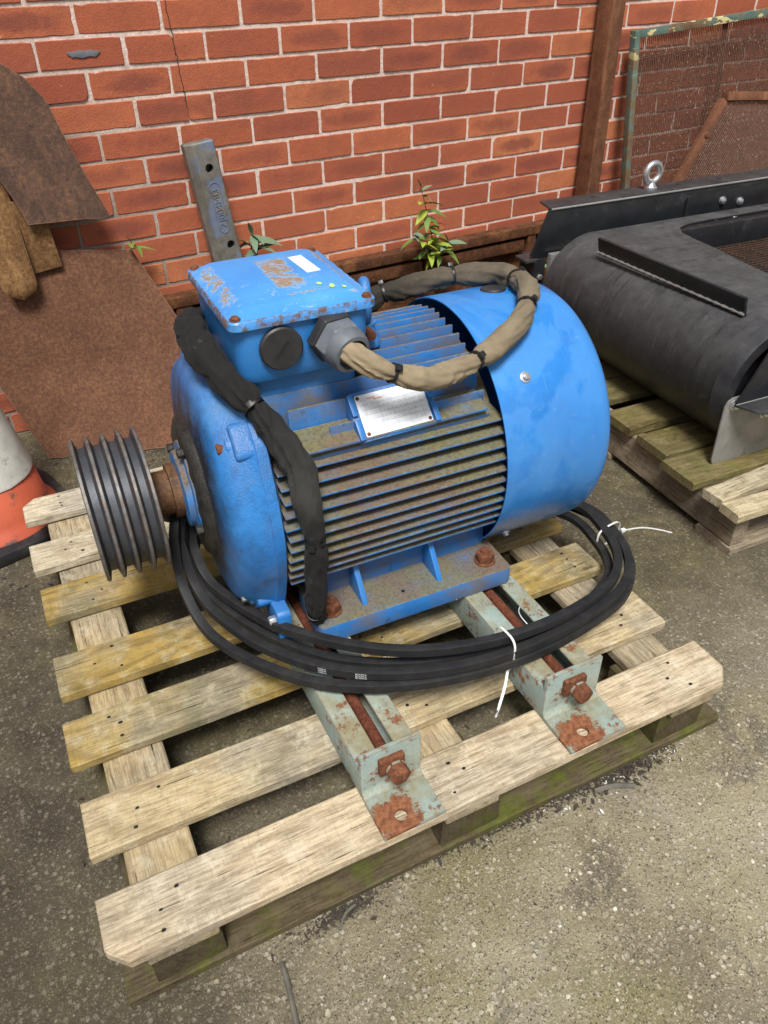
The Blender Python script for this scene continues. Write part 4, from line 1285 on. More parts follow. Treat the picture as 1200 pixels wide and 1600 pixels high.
belt([(.306, .640, .360), (.297, .622, .295), (.303, .580, .236), (.330, .500, .2265), (.380, .398, .226), (.454, .296, .2345), (.550, .232, .2365), (.664, .195, .2365), (.790, .186, .2335), (.910, .213, .215), (1.022, .262, .19), (1.100, .328, .172), (1.138, .416, .162), (1.146, .52, .156)] + back(-.02, .0, -.04), 'inner black drive belt tucked behind the printed belt of the bundle', 4)
# faint white print on the second belt's outer face
pb = [o for o in COL.objects if o.name.startswith('drive_belt')][1]
bp = [v.co.copy() for v in pb.children[0].data.vertices]
def belt_print(u, body, size):
    # outer wide face is made of section points 3 and 4 of every ring of six
    rings = [(bp[k + 3] + bp[k + 4]) / 2 for k in range(0, len(bp), 6)]
    cand = [k for k in range(1, len(rings) - 1) if rings[k].y < .45]
    k = min(cand, key=lambda q: abs(rings[q].x - u))
    x_ = rings[k + 1] - rings[k - 1]; x_ = x_.normalized() * (1 if x_.x > 0 else -1)
    n_ = x_.cross(Vector((0, 0, 1))).normalized(); up_ = n_.cross(x_).normalized()
    for r_ in range(3):
        q = Matrix((x_, up_, n_)).transposed().to_4x4(); q.translation = rings[k] + n_ * .0006 + up_ * (.0046 - .0046 * r_)
        text_mesh(body, size, .0001, 'print_white', 'print', pb, q)
belt_print(.478, 'BTXAM-6', .0046)
belt_print(.425, 'MADE IN', .0038)

def cable_tie(c, u_half, v_half, z_half, yaw, tail, label):
    o = empty('cable_tie', PT, PYAW, label, 'cable tie')
    rot = Matrix.Rotation(yaw, 4, 'Z')
    loop = []
    for k in range(28):
        t = 2 * math.pi * k / 28
        p = Vector((0, v_half * math.copysign(abs(math.cos(t)) ** .6, math.cos(t)), z_half * math.copysign(abs(math.sin(t)) ** .6, math.sin(t))))
        loop.append(Vector(c) + (rot @ p))
    m = MB(); m.tube(loop, 1, prof=[(-.0007, -.0020), (.0007, -.0020), (.0007, .0020), (-.0007, .0020)], closed=True, up=(math.cos(yaw), math.sin(yaw), 0))
    m.build('strap', 'tie_white', o, bevel=0)
    m = MB(); m.tube(spline(tail, .006), 1, prof=[(-.0024, -.0007), (.0024, -.0007), (.0024, .0007), (-.0024, .0007)], up=(.3, .2, 1))
    m.build('tail', 'tie_white', o, bevel=0)
    m = MB(); p = Vector(tail[0]); m.box(p.x - .005, p.x + .005, p.y - .004, p.y + .004, p.z - .004, p.z + .004); m.build('lock_head', 'tie_white', o, bevel=.001)
    return o
cable_tie((.728, .170, .2535), 0, .027, .034, R(5), [(.725, .150, .220), (.712, .136, .190), (.694, .122, .165), (.686, .118, .143)], 'white cable tie round the belts beside the fan-end slide rail, tail hanging down')
cable_tie((1.168, .412, .173), 0, .036, .026, R(100), [(1.200, .402, .18), (1.235, .385, .187), (1.265, .368, .184), (1.295, .350, .176)], 'white cable tie round the belts at the right, tail sticking out over the concrete')

# thin pale string snagged on the rails
m = MB(); m.tube(spline([(.735, .345, .214), (.76, .352, .222), (.80, .350, .213), (.84, .352, .215), (.87, .34, .205), (.868, .30, .20), (.83, .27, .212), (.815, .24, .222), (.82, .21, .215)], .006), .0011, 6)
s_ = m.build('string', 'tie_white', None, loc=PT, rot=(0, 0, PYAW)); tag(s_, 'thin pale string snagged over the rusty rod beside the foot bolt', 'string')

# ================================================================== LEANING SCRAP, LEFT
def sheet(name, corner_fn, nu, nv, thick, mat, parent=None, keep=None):
    """corner_fn(s,t)->Vector; a bent steel sheet of real thickness"""
    m = MB(); top = [[Vector(corner_fn(i / nu, j / nv)) for i in range(nu + 1)] for j in range(nv + 1)]
    vs_ = []; N = (nu + 1) * (nv + 1)
    nor = []
    for j in range(nv + 1):
        for i in range(nu + 1):
            du = top[j][min(i + 1, nu)] - top[j][max(i - 1, 0)]; dv = top[min(j + 1, nv)][i] - top[max(j - 1, 0)][i]
            nor.append(du.cross(dv).normalized())
    flat = [p for row in top for p in row]
    vs_ = flat + [p - n_ * thick for p, n_ in zip(flat, nor)]
    f = []
    id_ = lambda i, j: j * (nu + 1) + i
    for j in range(nv):
        for i in range(nu):
            f += [(id_(i, j), id_(i + 1, j), id_(i + 1, j + 1), id_(i, j + 1)), (N + id_(i, j), N + id_(i, j + 1), N + id_(i + 1, j + 1), N + id_(i + 1, j))]
    bd = [id_(i, 0) for i in range(nu)] + [id_(nu, j) for j in range(nv)] + [id_(i, nv) for i in range(nu, 0, -1)] + [id_(0, j) for j in range(nv, 0, -1)]
    for a, b in zip(bd, bd[1:] + bd[:1]): f.append((a, N + a, N + b, b))
    m.add(vs_, f)
    return m.build(name, mat, parent, smooth=40)
def lerp(a, b, t): return tuple(x + (y - x) * t for x, y in zip(a, b))
scrap = empty('rusty_scrap_chute', (-.2, -.15, 0), 0, 'rusty bent steel sheets with ochre tongue leaning on the wall at left', 'scrap metal')
def sp(p): return (p[0] + .2, p[1] + .15, p[2])
def lower(s, t):
    TL, TR, BR, BL = (-.52, -.040, .600), (.014, -.045, .519), (.062, -.345, .004), (-.384, -.180, .004)
    # left edge has a knee where the sheet was cut
    kn = (-.455, -.085, .235)
    l = lerp(BL, kn, t / .4) if t < .4 else lerp(kn, TL, (t - .4) / .6)
    kr = (.125, -.190, .236)
    r_ = lerp(BR, kr, t / .42) if t < .42 else lerp(kr, TR, (t - .42) / .58)
    p = lerp(l, r_, s)
    dent = noise.noise(Vector((s * 3, t * 3, 4))) * .004
    curl = .030 * max(0, 1 - t / .20) ** 2
    if t == 0: p = (p[0], p[1], p[2] + .003 * noise.noise(Vector((s * 18, 0, 0))))
    return sp((p[0], p[1] - dent - curl * .8, p[2]))
sheet('lower_sheet', lower, 26, 26, .005, 'rust_plate', scrap)
edge = [(-.207, 1.010), (-.169, .987), (-.124, .926), (-.100, .834), (-.073, .744), (-.031, .625)]
def upper(s, t):
    k = (1 - t) * 5; i = min(4, int(k)); q = k - i
    xr = edge[i][0] + (edge[i + 1][0] - edge[i][0]) * q if False else None
    z = .632 + (1.012 - .632) * t
    pr_ = sorted(edge, key=lambda e: e[1])
    for a, b in zip(pr_, pr_[1:]):
        if a[1] <= z <= b[1] + 1e-6: xr = a[0] + (b[0] - a[0]) * (z - a[1]) / (b[1] - a[1]); break
    if xr is None: xr = pr_[0][0] if z < pr_[0][1] else pr_[-1][0]
    xl = -.252 - .16 * t ** 1.3 if t < .45 else -.309 - .35 * (t - .45)
    x = xl + (xr - xl) * s
    bulge = .035 * math.sin(math.pi * min(1, max(0, (x + .50) / .50))) + .03 * math.exp(-((s - .85) / .15) ** 2) * max(0, 1 - t * 2)
    return sp((x, -.035 - .045 * (1 - t) - bulge * .6, z + .012 * (1 - s) * (1 - t)))
sheet('upper_sheet', upper, 20, 24, .005, 'rust_dark', scrap)
def tongue(s, t):
    # half round tongue that passes in front of the lower sheet
    z = .452 + t * .46
    w = .046 * (math.sqrt(max(0, 1 - (1 - t / .10) ** 2)) if t < .10 else 1.0)
    cx = -.316 + .010 * t - .02 * t
    a = -1 + 2 * s
    return sp((cx + w * a, -.112 - .014 * (1 - a * a) * (w / .046) + .075 * t, z))
sheet('tongue', tongue, 14, 26, .006, 'rust_ochre', scrap)
MB().prism([(-.330 + .2, .50), (-.190 + .2, .515), (-.204 + .2, .70), (-.330 + .2, .70)], 'y', .075, .083).build('strap_plate', 'rust_ochre', scrap, bevel=.001)

# traffic cone cut by the frame edge
CX, CY = -.560, -.470
cone = empty('traffic_cone', (CX, CY, 0), R(12), 'orange traffic cone with dirty white sleeve and black rubber base', 'traffic cone')
mb = MB(); mb.prism(rrect(-.185, .185, -.19, .18, .09), 'z', 0, .035); mb.build('base', 'rubber', cone, bevel=.010)
zr = Matrix.Rotation(R(-90), 4, 'Y')
mb = MB(); mb.lathe([(.033, .160), (.042, .156), (.055, .146), (.075, .136), (.17, .122), (.172, .119)], 48, zr); mb.build('skirt', 'orange', cone, smooth=50)
mb = MB(); mb.lathe([(.165, .126), (.172, .1265), (.43, .073), (.432, .068)], 48, zr); mb.build('sleeve', 'white_cone', cone, smooth=40, jitter=.0015)
mb = MB(); mb.lathe([(.428, .066), (.70, .028), (.71, .022)], 40, zr); mb.build('tip', 'orange', cone, smooth=40)

# cast bar leaning against the bricks
bar = empty('cast_steel_bar', (.345, -.105, .02), 0, 'worn cast steel bar with raised lettering and two holes leaning on bricks', 'steel bar')
q = Vector((-.080, .062, .765)); Lb = q.length
bar.rotation_euler = q.to_track_quat('Z', 'Y').to_euler()
bar.rotation_euler = (math.asin(-q.y / Lb), math.atan2(q.x, q.z), 0)
def bar_body():
    m = MB()
    # octagonal-ish section with a broad left bevel; holes cut as rings in the front face
    w = .037; d = .052
    y0 = -d * .5
    holes = [(.004, .700), (.010, .478)]
    # back and sides
    sec = [(-w + .006, y0), (w - .004, y0), (w, y0 + .006), (w, d * .5), (-w - .012, d * .5), (-w - .012, y0 + .022)]
    n = len(sec)
    zs = [0, Lb - .004, Lb]
    v = []
    for z in zs:
        k = 1.0 if z < Lb else .93
        v += [(x * k, y * k, z) for x, y in sec]
    f = []
    for i in range(len(zs) - 1):
        for k in range(n):
            if k == 0 and i == 0: continue
            f.append((i * n + k, i * n + (k + 1) % n, (i + 1) * n + (k + 1) % n, (i + 1) * n + k))
    f += [tuple(range(n))[::-1], tuple(range(2 * n, 3 * n))]
    m.add(v, f)
    # front face with two round holes
    xs0, xs1 = sec[0][0], sec[1][0]
    cuts = [0, holes[1][1] - .03, holes[1][1] + .03, holes[0][1] - .03, holes[0][1] + .03, zs[1]]
    for a, b in zip(cuts, cuts[1:]):
        hole = next(((hx, hz) for hx, hz in holes if a < hz < b), None)
        if not hole: m.add([(xs0, y0, a), (xs1, y0, a), (xs1, y0, b), (xs0, y0, b)], [(0, 1, 2, 3)])
        else:
            N = 20; r = .0125; outr = []; 
            for k in range(N):
                t = 2 * math.pi * k / N; c_, s__ = math.cos(t), math.sin(t)
                tx = ((xs1 - hole[0]) if c_ > 0 else (xs0 - hole[0])) / c_ if abs(c_) > 1e-6 else 1e9
                tz = ((b - hole[1]) if s__ > 0 else (a - hole[1])) / s__ if abs(s__) > 1e-6 else 1e9
                tt = min(abs(tx), abs(tz)); outr.append((hole[0] + c_ * tt, y0, hole[1] + s__ * tt))
            for cx_, cz_ in ((xs0, a), (xs1, a), (xs1, b), (xs0, b)):
                k = min(range(N), key=lambda k: (outr[k][0] - cx_) ** 2 + (outr[k][2] - cz_) ** 2); outr[k] = (cx_, y0, cz_)
            inn = [(hole[0] + r * math.cos(2 * math.pi * k / N), y0, hole[1] + r * math.sin(2 * math.pi * k / N)) for k in range(N)]
            dp = [(x, y0 + .045, z) for x, y, z in inn]
            m.add(outr + inn + dp, [(k, (k + 1) % N, N + (k + 1) % N, N + k) for k in range(N)] + [(N + k, N + (k + 1) % N, 2 * N + (k + 1) % N, 2 * N + k) for k in range(N)] + [tuple(range(2 * N, 3 * N))])
    return m, y0
m, y0 = bar_body()
bb = m.build('bar', 'casting', bar, smooth=30)
# lettering reads upwards along the bar, inside a raised slot-shaped border
LT = Matrix.Translation((.003, y0 - .0002, .588)) @ Matrix.Rotation(R(90), 4, 'X') @ Matrix.Rotation(R(90), 4, 'Z')
text_mesh('ZJ004MI3', .029, .0018, 'casting', 'lettering', bar, LT)
loop = [Vector((x + .003, y0 - .0004, z + .588)) for x, z in rrect(-.0155, .0155, -.072, .072, .0150, 6)]
m = MB(); m.tube(loop, .0014, 6, closed=True, up=(0, 1, 0)); m.build('border', 'casting', bar, smooth=60)

# ================================================================== WEEDS
def leaf_mesh(L, W, mat, droop=.25, fold=.25):
    m = MB(); n = 7
    for i in range(n + 1):
        t = i / n
        w = W * (math.sin(math.pi * min(1, t * .97 + .03)) ** .8) * (1 - .35 * t)
        z = -droop * L * t * t
        m.v += [(L * t, -w, z + fold * w), (L * t, 0, z), (L * t, w, z + fold * w)]
    for i in range(n):
        a = i * 3; m.f += [(a, a + 1, a + 4, a + 3), (a + 1, a + 2, a + 5, a + 4)]
    return m.mesh('leaf', mat, smooth=60)
leaf_kinds = {k: [leaf_mesh(1, .17 + .03 * j, k, .15 + .2 * j) for j in range(3)] for k in ('leaf', 'leaf_grey', 'leaf_yellow')}
def weed(name, loc, stems, label, seed, kinds, scale=1.0):
    rr = random.Random(seed)
    o = empty(name, loc, 0, label, 'weed')
    for st in stems:
        pts = spline(st, .01)
        n_ = len(pts)
        m = MB(); m.tube(pts, lambda i: .0026 * (1 - .7 * i / n_) * scale + .0005, 6); m.build('stem', 'stem', o)
        k = 0
        step = 2
        i = max(2, int(n_ * .22))
        while i < n_:
            p = pts[i]; t = i / n_
            for s_ in (0, 1):
                az = k * 1.9 + s_ * math.pi + rr.uniform(-.4, .4)
                if math.sin(az) > .25: az = -az      # wall behind: leaves turn out
                kd = kinds[0] if t > .78 else (kinds[1] if rr.random() < .75 else kinds[2])
                if t < .35 and rr.random() < .5: kd = kinds[2]
                lf = link('leaf', leaf_kinds[kd][rr.randrange(3)], o, p)
                sz = scale * rr.uniform(.050, .085) * (1.0 if t < .85 else .75)
                lf.scale = (sz, sz, sz)
                lf.rotation_euler = (rr.uniform(-.5, .5), rr.uniform(-.75, .25), az)
            k += 1; i += step
        lf = link('leaf', leaf_kinds[kinds[0]][0], o, pts[-1]); lf.scale = (.04 * scale,) * 3; lf.rotation_euler = (0, -1.2, rr.uniform(3, 6))
    return o
weed('buddleia_weed', (1.055, -.062, .30), [[(0, 0, 0), (-.004, -.02, .07), (-.028, -.03, .15), (-.045, -.028, .215), (-.062, -.03, .268)], [(0, 0, 0), (-.03, -.03, .05), (-.075, -.045, .10), (-.105, -.045, .135)], [(0, 0, 0), (.03, -.03, .035), (.05, -.035, .075)]], 'tall leafy weed growing from the wall above the rusty channel', 1, ('leaf_grey', 'leaf', 'leaf_yellow'))
weed('broadleaf_weed', (.372, -.03, .40), [[(0, 0, 0), (.012, -.015, .05), (.02, -.02, .10)], [(0, 0, .0), (.02, -.02, .03), (.03, -.02, .05)]], 'broad grey-green leaves sprouting right of the leaning cast bar', 2, ('leaf_grey', 'leaf_grey', 'leaf'), 1.35)
weed('small_weed', (.010, -.03, .50), [[(0, 0, 0), (.004, -.012, .018), (.010, -.014, .032)]], 'small green weed peeping over the rusty sheet corner', 3, ('leaf', 'leaf', 'leaf'), .85)
weed('low_weed', (.70, -.085, .20), [[(0, 0, 0), (.01, -.01, .05), (.0, -.02, .09)]], 'green blades showing behind the terminal box lifting eye', 4, ('leaf', 'leaf', 'leaf_grey'), .9)
weed('seedling_weed', (1.47, -.16, .20), [[(0, 0, 0), (.0, -.012, .05), (.012, -.02, .085)]], 'pale weed tip showing beside the black machine beam end', 6, ('leaf_grey', 'leaf_grey', 'leaf'), .8)

# ================================================================== RUSTY POST AND SCREENS
post = empty('rusty_post', (1.776, -.06, 0), 0, 'tall red-rusted angle-iron post standing against the bricks', 'post')
m = MB(); m.prism([(-.034, .035), (-.034, -.035), (-.026, -.040), (.030, -.030), (.038, .035), (.028, .035), (.022, -.020), (-.022, -.028), (-.024, .035)], 'z', 0, 1.42)
m.build('angle_iron', 'rust_post', post, bevel=.002, jitter=.001)

def screen(name, loc, rot, w, h, label, fm, bar_w, lat, nwires, cross, mid=None, fbars=('left', 'top', 'right', 'bottom')):
    o = empty(name, loc, 0, label, 'screen'); o.rotation_euler = rot
    t = .028
    parts = {'left': (0, bar_w, 0, h), 'right': (w - bar_w, w, 0, h), 'top': (bar_w, w - bar_w, h - bar_w, h), 'bottom': (bar_w, w - bar_w, 0, bar_w)}
    for k in fbars:
        x0, x1, z0, z1 = parts[k]
        MB().box(x0, x1, -t, 0, z0, z1).build('frame_bar', fm, o, bevel=.003, jitter=.0012)
    if mid: MB().box(mid, mid + .022, -.004, .006, bar_w, h - bar_w).build('stiffener', 'rust_post', o, bevel=.002)
    m = MB(); rr = random.Random(int(w * 100))
    for k in range(nwires):
        x = bar_w + (w - 2 * bar_w) * (k + .5) / nwires
        r = .0024
        pts = [Vector((x + rr.uniform(-.0006, .0006), -.012 + .002 * math.sin(j * math.pi), bar_w + (h - 2 * bar_w) * j / 8)) for j in range(9)]
        m.tube(pts, r, 4)
    for zc in cross:
        for dz in (-.003, .003):
            pts = [Vector((bar_w + (w - 2 * bar_w) * j / (nwires), -.012 + .0026 * (1 if j % 2 else -1), zc + dz)) for j in range(nwires + 1)]
            m.tube(pts, .0014, 4)
    tag(m.build('wire_mesh', 'rust_wire', o, smooth=60), kind='stuff')
    return o
screen('wire_screen', (1.936, -.10, .22), (R(-4.5), R(-3.2), R(0)), 1.15, .755, 'rusty woven-wire screen in a flaking green frame against the wall', 'screen', .026, 0, 118, [.095 * k for k in range(1, 8)], mid=.475)
def tilted_screen():
    P0 = Vector((2.339, -.15, .739)); e1 = Vector((1, -.02, -.08)).normalized(); e2 = Vector((-.223, -.06, -.24)).normalized()
    o = empty('rusty_wire_screen', P0, 0, 'rust-framed wire screen tilted in front of the green-framed one', 'screen')
    nrm = e1.cross(e2).normalized()
    def barr(a, b, w, t):
        a = Vector(a); b = Vector(b); d = (b - a).normalized(); sd_ = nrm.cross(d).normalized()
        m = MB(); q = [(-w, -t), (w, -t), (w, t), (-w, t)]
        m.add([p + sd_ * x + nrm * y for p in (a, b) for x, y in q], [(0, 1, 2, 3), (4, 7, 6, 5)] + [(k, 4 + k, 4 + (k + 1) % 4, (k + 1) % 4) for k in range(4)])
        return m.build('frame_bar', 'rust_post', o, bevel=.003, jitter=.0015)
    LL, WW = .62, .80
    barr((0, 0, 0), e1 * WW, .016, .016); barr(e2 * .018, e2 * LL, .016, .014); barr(e2 * LL, e2 * LL + e1 * WW, .016, .016); barr(e1 * WW + e2 * .018, e1 * WW + e2 * (LL - .018), .016, .014)
    m = MB(); n = 64
    for k in range(1, n):
        a = e1 * (WW * k / n); m.tube([a + e2 * .02, a + e2 * (LL * .5), a + e2 * (LL - .02)], .0026, 4)
    for k in range(1, 9):
        a = e2 * (LL * k / 9)
        m.tube([a + e1 * (WW * j / 40) + nrm * (.002 * (1 if j % 2 else -1)) for j in range(41)], .0015, 4)
    tag(m.build('wire_mesh', 'rust_wire', o, smooth=60), kind='stuff')
    b = MB(); b.lathe([(-.02, .008), (-.016, .012), (.016, .012), (.02, .008)], 8, Matrix.Translation(e2 * .17) @ nrm.to_track_quat('X', 'Z').to_matrix().to_4x4()); b.build('bolt', 'rust_bolt', o, bevel=.001)
tilted_screen()

# ================================================================== RIGHT PALLET AND BLACK DRUM MACHINE
CYAW = R(-5.96); CO = (1.262, -1.358, 0)
rp = empty('loaded_pallet', CO, CYAW, 'grey timber pallet under the black drum machine at the right', 'pallet')
def pl2(name, x, y, z, L, W, T, seed, mat, rz=0.0, segs=10):
    return link(name, plank_mesh(L, W, T, seed, mat, segs=segs, wob=.003), rp, (x, y, z), (0, 0, R(rz)))
for k, bx in enumerate((-.195, .33, .85)):
    pl2('bearer', bx, -.205, .0205, 1.14, .045, .1, 200 + k, 'side_wood', 90)
for k, by in enumerate((-.215, .27, .78)):
    pl2('base_board', -.245, by, 0, 1.16, .12, .020, 210 + k, 'side_wood')
ys = [(.72, .10), (.56, .12), (.40, .115), (.168, .112), (.046, .118), (-.083, .126)]
dy = [(.600, .110), (.480, .110), (.362, .110), (.196, .115), (.052, .116), (-.083, .122)]
for k, (y, w) in enumerate(dy):
    pl2('deck_board', -.252 - (.026 if k == 5 else 0), y, .1212, 1.14, w, .024, 220 + k, 'side_deck')
pl2('deck_board', -.266, -.170, .1212, 1.12, .060, .024, 231, 'side_new', 5.0)
pl2('deck_board', -.276, -.232, .1213, 1.12, .060, .024, 232, 'side_new', -1.0)

mach = empty('drum_machine', CO, CYAW, 'black drum conveyor machine with eye bolt and steel beam on the right pallet', 'machine')
DR = .1715; DZc = .317
# cover sheet: round the drum then flat to the right, with a ragged cut-out
m = MB()
prof = []
for k in range(30):
    t = R(90 + 205 * k / 29)
    prof.append((DR * math.cos(t), DZc + DR * math.sin(t)))
flat = [(.34 - .34 * k / 8, DZc + DR + .000 - .006 * (1 - k / 8) * 0) for k in range(8)]
def strip(poly, y0, y1, th, ny=16, wob=0):
    mm = MB(); n = len(poly); k_ = ny + 1
    for lay in (0, 1):
        for (x, z) in poly:
            for j in range(k_):
                y = y0 + (y1 - y0) * j / ny
                rr_ = math.hypot(x, z - DZc) if x < 0 or z < DZc else 1
                nx_, nz_ = ((x / DR, (z - DZc) / DR) if (x <= 0 or z < DZc + DR - .001) else (0, 1))
                w = wob * noise.noise(Vector((x * 5, y * 5, z * 5)))
                d = w - th * lay
                mm.v.append((x + nx_ * d, y, z + nz_ * d))
    N = n * k_
    for i in range(n - 1):
        for j in range(ny):
            a = i * k_ + j
            mm.f += [(a, a + k_, a + k_ + 1, a + 1), (N + a, N + a + 1, N + a + k_ + 1, N + a + k_)]
    for i in range(n - 1):
        a = i * k_; mm.f += [(a, N + a, N + a + k_, a + k_)]; a = i * k_ + ny; mm.f += [(a, a + k_, N + a + k_, N + a)]
    for j in range(ny):
        a = j; mm.f.append((a, a + 1, N + a + 1, N + a)); a = (n - 1) * k_ + j; mm.f.append((a, N + a, N + a + 1, a + 1))
    return mm
drum = strip(prof, .0, .80, .006, 24, .0015).build('drum_cover', 'sheet', mach, smooth=50)
# flat top apron with the cut-out edge
out = [(.0, .0), (.145, .0), (.165, .05), (.19, .10), (.175, .16), (.20, .24), (.205, .31), (.215, .40), (.23, .50), (.235, .60), (.245, .67), (.275, .715), (.33, .735), (.42, .742), (.62, .745), (.80, .745), (.80, .80), (.0, .80)]
m = MB(); m.prism(out, 'z', DZc + DR - .0062, DZc + DR - .0002); m.build('top_apron', 'sheet', mach, bevel=.001)
# recessed inner deck below the opening
MB().box(.14, .95, .02, .78, DZc + .02, DZc + .03).build('inner_tray', 'black_paint', mach, bevel=.001)
m = MB()
for k in range(38):
    y = .05 + k * .018; m.box(.26, .90, y, y + .0035, DZc + .085, DZc + .089)
for k in range(8):
    x = .28 + k * .085; m.box(x, x + .006, .05, .74, DZc + .080, DZc + .0845)
tag(m.build('inner_grille', 'rust_grille', mach, smooth=0), kind='stuff')
MB().box(.245, .95, .700, .742, DZc + .08, DZc + DR - .007).build('opening_lip', 'black_paint', mach, bevel=.002)
# end ring of the drum
m = MB(); m.lathe([(-.012, DR - .03), (-.012, DR - .002), (-.002, DR + .001), (.03, DR + .0022), (.031, DR - .004), (.0, DR - .03)], 64, Matrix.Translation((0, 0, DZc)) @ Matrix.Rotation(R(90), 4, 'Z'), close=True)
m.build('end_ring', 'black_top', mach, smooth=30)
m = MB(); m.lathe([(.012, DR - .029), (.014, .06), (.004, .055), (-.03, .05), (-.03, .01)], 40, Matrix.Translation((0, 0, DZc)) @ Matrix.Rotation(R(90), 4, 'Z'))
m.build('drum_end', 'black_paint', mach, smooth=30)
# flat bar standing on the cover, along the drum
m = MB(); bx = Matrix.Translation((-.058, .09, DZc + DR - .010)) @ Matrix.Rotation(R(3.5), 4, 'Z') @ Matrix.Rotation(R(-14), 4, 'Y')
m.box(-.004, .004, 0, .55, 0, .052, bx); m.build('stiffener_bar', 'black_paint', mach, bevel=.001)
m = MB(); m.tube([bx @ Vector((-.006 + .0012 * noise.noise(Vector((k * .9, 0, 0))), .55 * k / 60, .008)) for k in range(61)], lambda i: .0036 + .0012 * math.sin(i * 2.1), 8); m.build('weld_bead', 'grey_plate', mach)
# rear beam: channel with sloping end
bz = .553
m = MB()
m.prism([(-.127, bz), (-.182, .415), (-.160, .405), (1.15, .405), (1.15, bz)], 'y', .868, .875); 
m.build('beam_web', 'black_paint', mach, bevel=.0015)
m = MB(); m.prism([(-.127, .868), (1.15, .868), (1.15, .952), (-.110, .952)], 'z', bz + .0002, bz + .0075)
beam_top = m.build('beam_flange', 'black_top', mach, bevel=.003)
m = MB(); m.cyl((-.12, .8675, bz + .001), (1.15, .8675, bz + .001), .0035, n=10); m.build('bright_edge', 'grey_plate', beam_top)
for x, y in ((.07, .915), (.42, .915), (.60, .915)):
    MB().cyl((x, y, bz + .0076), (x, y, bz + .0081), .009, n=16).build('bolt_hole', 'hole', beam_top, smooth=0)
# cover plate on the beam with bright bolts
m = MB(); m.prism(rrect(.425, 1.05, .437, .537, .02), 'y', .860, .8677); fpl = m.build('cover_plate', 'black_paint', mach, bevel=.002)
for x, z, r in ((.581, .502, .012), (.663, .490, .012), (.574, .424, .012), (.658, .430, .011), (.90, .495, .012)):
    m = MB(); m.lathe([(0, r * 1.15), (.003, r * 1.15), (.0032, r), (.010, r * .85), (.013, r * .4)], 20, Matrix.Translation((x, .860 if z > .44 else .858, z)) @ Matrix.Rotation(R(-90), 4, 'Z'))
    m.build('bolt', 'zinc', mach, smooth=40)
# eye bolt
m = MB(); ring = [Vector((.300 + .029 * math.cos(2 * math.pi * k / 36), .912, .610 + .029 * math.sin(2 * math.pi * k / 36))) for k in range(36)]
m.tube(ring, .0108, 14, closed=True, up=(0, 1, 0))
eb = m.build('eye_bolt', 'zinc', mach, smooth=60)
m = MB(); m.lathe([(.0, .022), (.006, .022), (.010, .016), (.024, .011)], 28, Matrix.Translation((.300, .912, bz + .0075)) @ Matrix.Rotation(R(-90), 4, 'Y'))
m.build('collar', 'zinc', eb, smooth=40)
# bracket with bolt under the beam end
MB().box(-.165, -.125, .862, .95, .30, .404).build('end_block', 'black_paint', mach, bevel=.002)
MB().box(-.20, -.15, .862, .93, .395, .4045).build('end_tab', 'black_top', mach, bevel=.002)
MB().hexbolt((-.145, .862, .345), (-.145, .852, .345), .010).build('bolt', 'zinc', mach, bevel=.001)
MB().box(-.12, .05, .84, .861, .16, .42).build('rear_plate', 'grey_plate', mach, bevel=.002)
# grey guard plate and black bracket at the near end
gp_ = [(-.185, .315), (-.181, .160), (-.176, .148), (-.165, .138), (-.15, .134), (.03, .135 + .013), (.62, .20), (.62, .34), (-.14, .336), (-.165, .335), (-.178, .328)]
m = MB(); m.prism(gp_[::-1], 'y', -.034, -.029); gpl = m.build('guard_plate', 'grey_plate', mach, bevel=.001)
for x, z in ((-.158, .316), (-.045, .268)):
    MB().cyl((x, -.034, z), (x, -.037, z), .0145, n=24).build('washer', 'zinc', gpl, bevel=.0006)
    MB().hexbolt((x, -.037, z), (x, -.047, z), .010).build('bolt', 'zinc', gpl, bevel=.0008)
m = MB(); m.prism([(-.172, .328), (-.155, .318), (.5, .318), (.5, .54), (-.065, .54)], 'y', -.052, -.046); m.build('side_bracket', 'black_paint', mach, bevel=.001)
m = MB(); m.prism([(-.172, -.052), (-.150, -.100), (-.09, -.135), (.5, -.135), (.5, -.046), (-.172, -.046)], 'z', .320, .327); m.build('bracket_flange', 'black_top', mach, bevel=.002)
m = MB(); m.cyl((-.172, -.0525, .327), (.5, -.0525, .327), .0016, n=8); m.build('bright_edge', 'grey_plate', mach)
MB().hexbolt((-.055, -.105, .327), (-.055, -.105, .350), .014).build('bolt', 'zinc', mach, bevel=.001)
MB().cyl((.0, .80, DZc), (.0, .86, DZc), .05, n=24).build('axle', 'black_paint', mach)

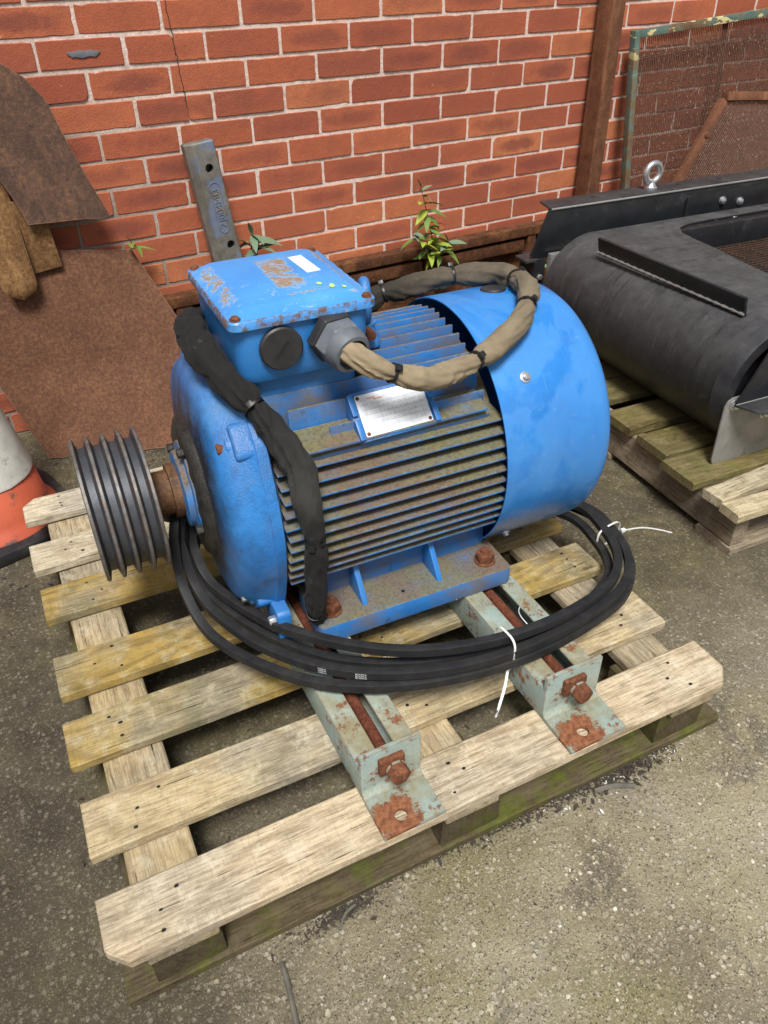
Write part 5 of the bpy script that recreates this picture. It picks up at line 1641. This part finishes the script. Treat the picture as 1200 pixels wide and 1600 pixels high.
# ================================================================== SMALL THINGS ON THE GROUND
rl = random.Random(21)
def scatter(name, mat, spots, n, smin, smax, label, cat, flat=.25):
    m = MB()
    for _ in range(n):
        cx, cy, sx, sy = spots[rl.randrange(len(spots))]
        x = rl.gauss(cx, sx); y = rl.gauss(cy, sy)
        L = rl.uniform(smin, smax); W = L * rl.uniform(.15, .45); a = rl.uniform(0, 6.28); z = rl.uniform(.001, .006)
        pts = [(-L, -W * .3), (-L * .2, -W), (L * .6, -W * .7), (L, 0), (L * .5, W * .8), (-L * .5, W)]
        tz = rl.uniform(-.4, .4); tz2 = rl.uniform(-.4, .4)
        v = []
        for px, py in pts:
            v.append((x + px * math.cos(a) - py * math.sin(a), y + px * math.sin(a) + py * math.cos(a), max(.0008, z + px * tz + py * tz2 + .3 * abs(py))))
        m.add(v + [(p[0], p[1], p[2] + .0012) for p in v], [(0, 1, 2, 3, 4, 5)[::-1], (6, 7, 8, 9, 10, 11)] + [(k, (k + 1) % 6, 6 + (k + 1) % 6, 6 + k) for k in range(6)])
    tag(m.build(name, mat, None, smooth=0), label, cat, kind='stuff')
scatter('leaf_litter', 'litter', [(-.235, -1.845, .03, .008), (.15, -1.862, .10, .010), (.29, -1.885, .05, .014), (.36, -1.885, .05, .012), (.0, -1.835, .10, .006), (-.1, -1.6, .2, .15), (.2, -1.3, .3, .3), (-.62, -.8, .08, .1), (-.2, -.35, .15, .08)], 520, .002, .008, 'dark leaf litter gathered along the front of the pallet', 'litter')
scatter('pale_flakes', 'flake', [(.17, -1.868, .08, .010), (.30, -1.89, .05, .014), (.43, -1.885, .02, .015)], 46, .0015, .005, 'pale paper flakes among the litter by the pallet edge', 'litter')
def twig(pts, r, label):
    m = MB(); m.tube(spline(pts, .008), r, 7); tag(m.build('twig', 'twig', None), label, 'twig')
scatter('soil_crumbs', 'litter', [(-.235, -1.848, .035, .007), (.13, -1.855, .08, .006), (.26, -1.868, .07, .008), (.36, -1.876, .05, .008), (-.05, -1.838, .09, .004), (.02, -1.842, .06, .004)], 2600, .0008, .0028, 'dark soil crumbs in a strip along the pallet front edge', 'soil')
twig([(-.352, -1.868, .004), (-.357, -1.905, .005), (-.366, -1.95, .005), (-.370, -2.00, .004)], .0042, 'thin grey twig on the concrete at the bottom of the picture')
twig([(-.255, -1.868, .004), (-.235, -1.852, .010), (-.215, -1.846, .006)], .0024, 'short curled twig in the litter under the front board')
twig([(.255, -1.882, .005), (.29, -1.892, .008), (.325, -1.910, .004)], .005, 'dark chip of bark beside the pallet\'s right half')
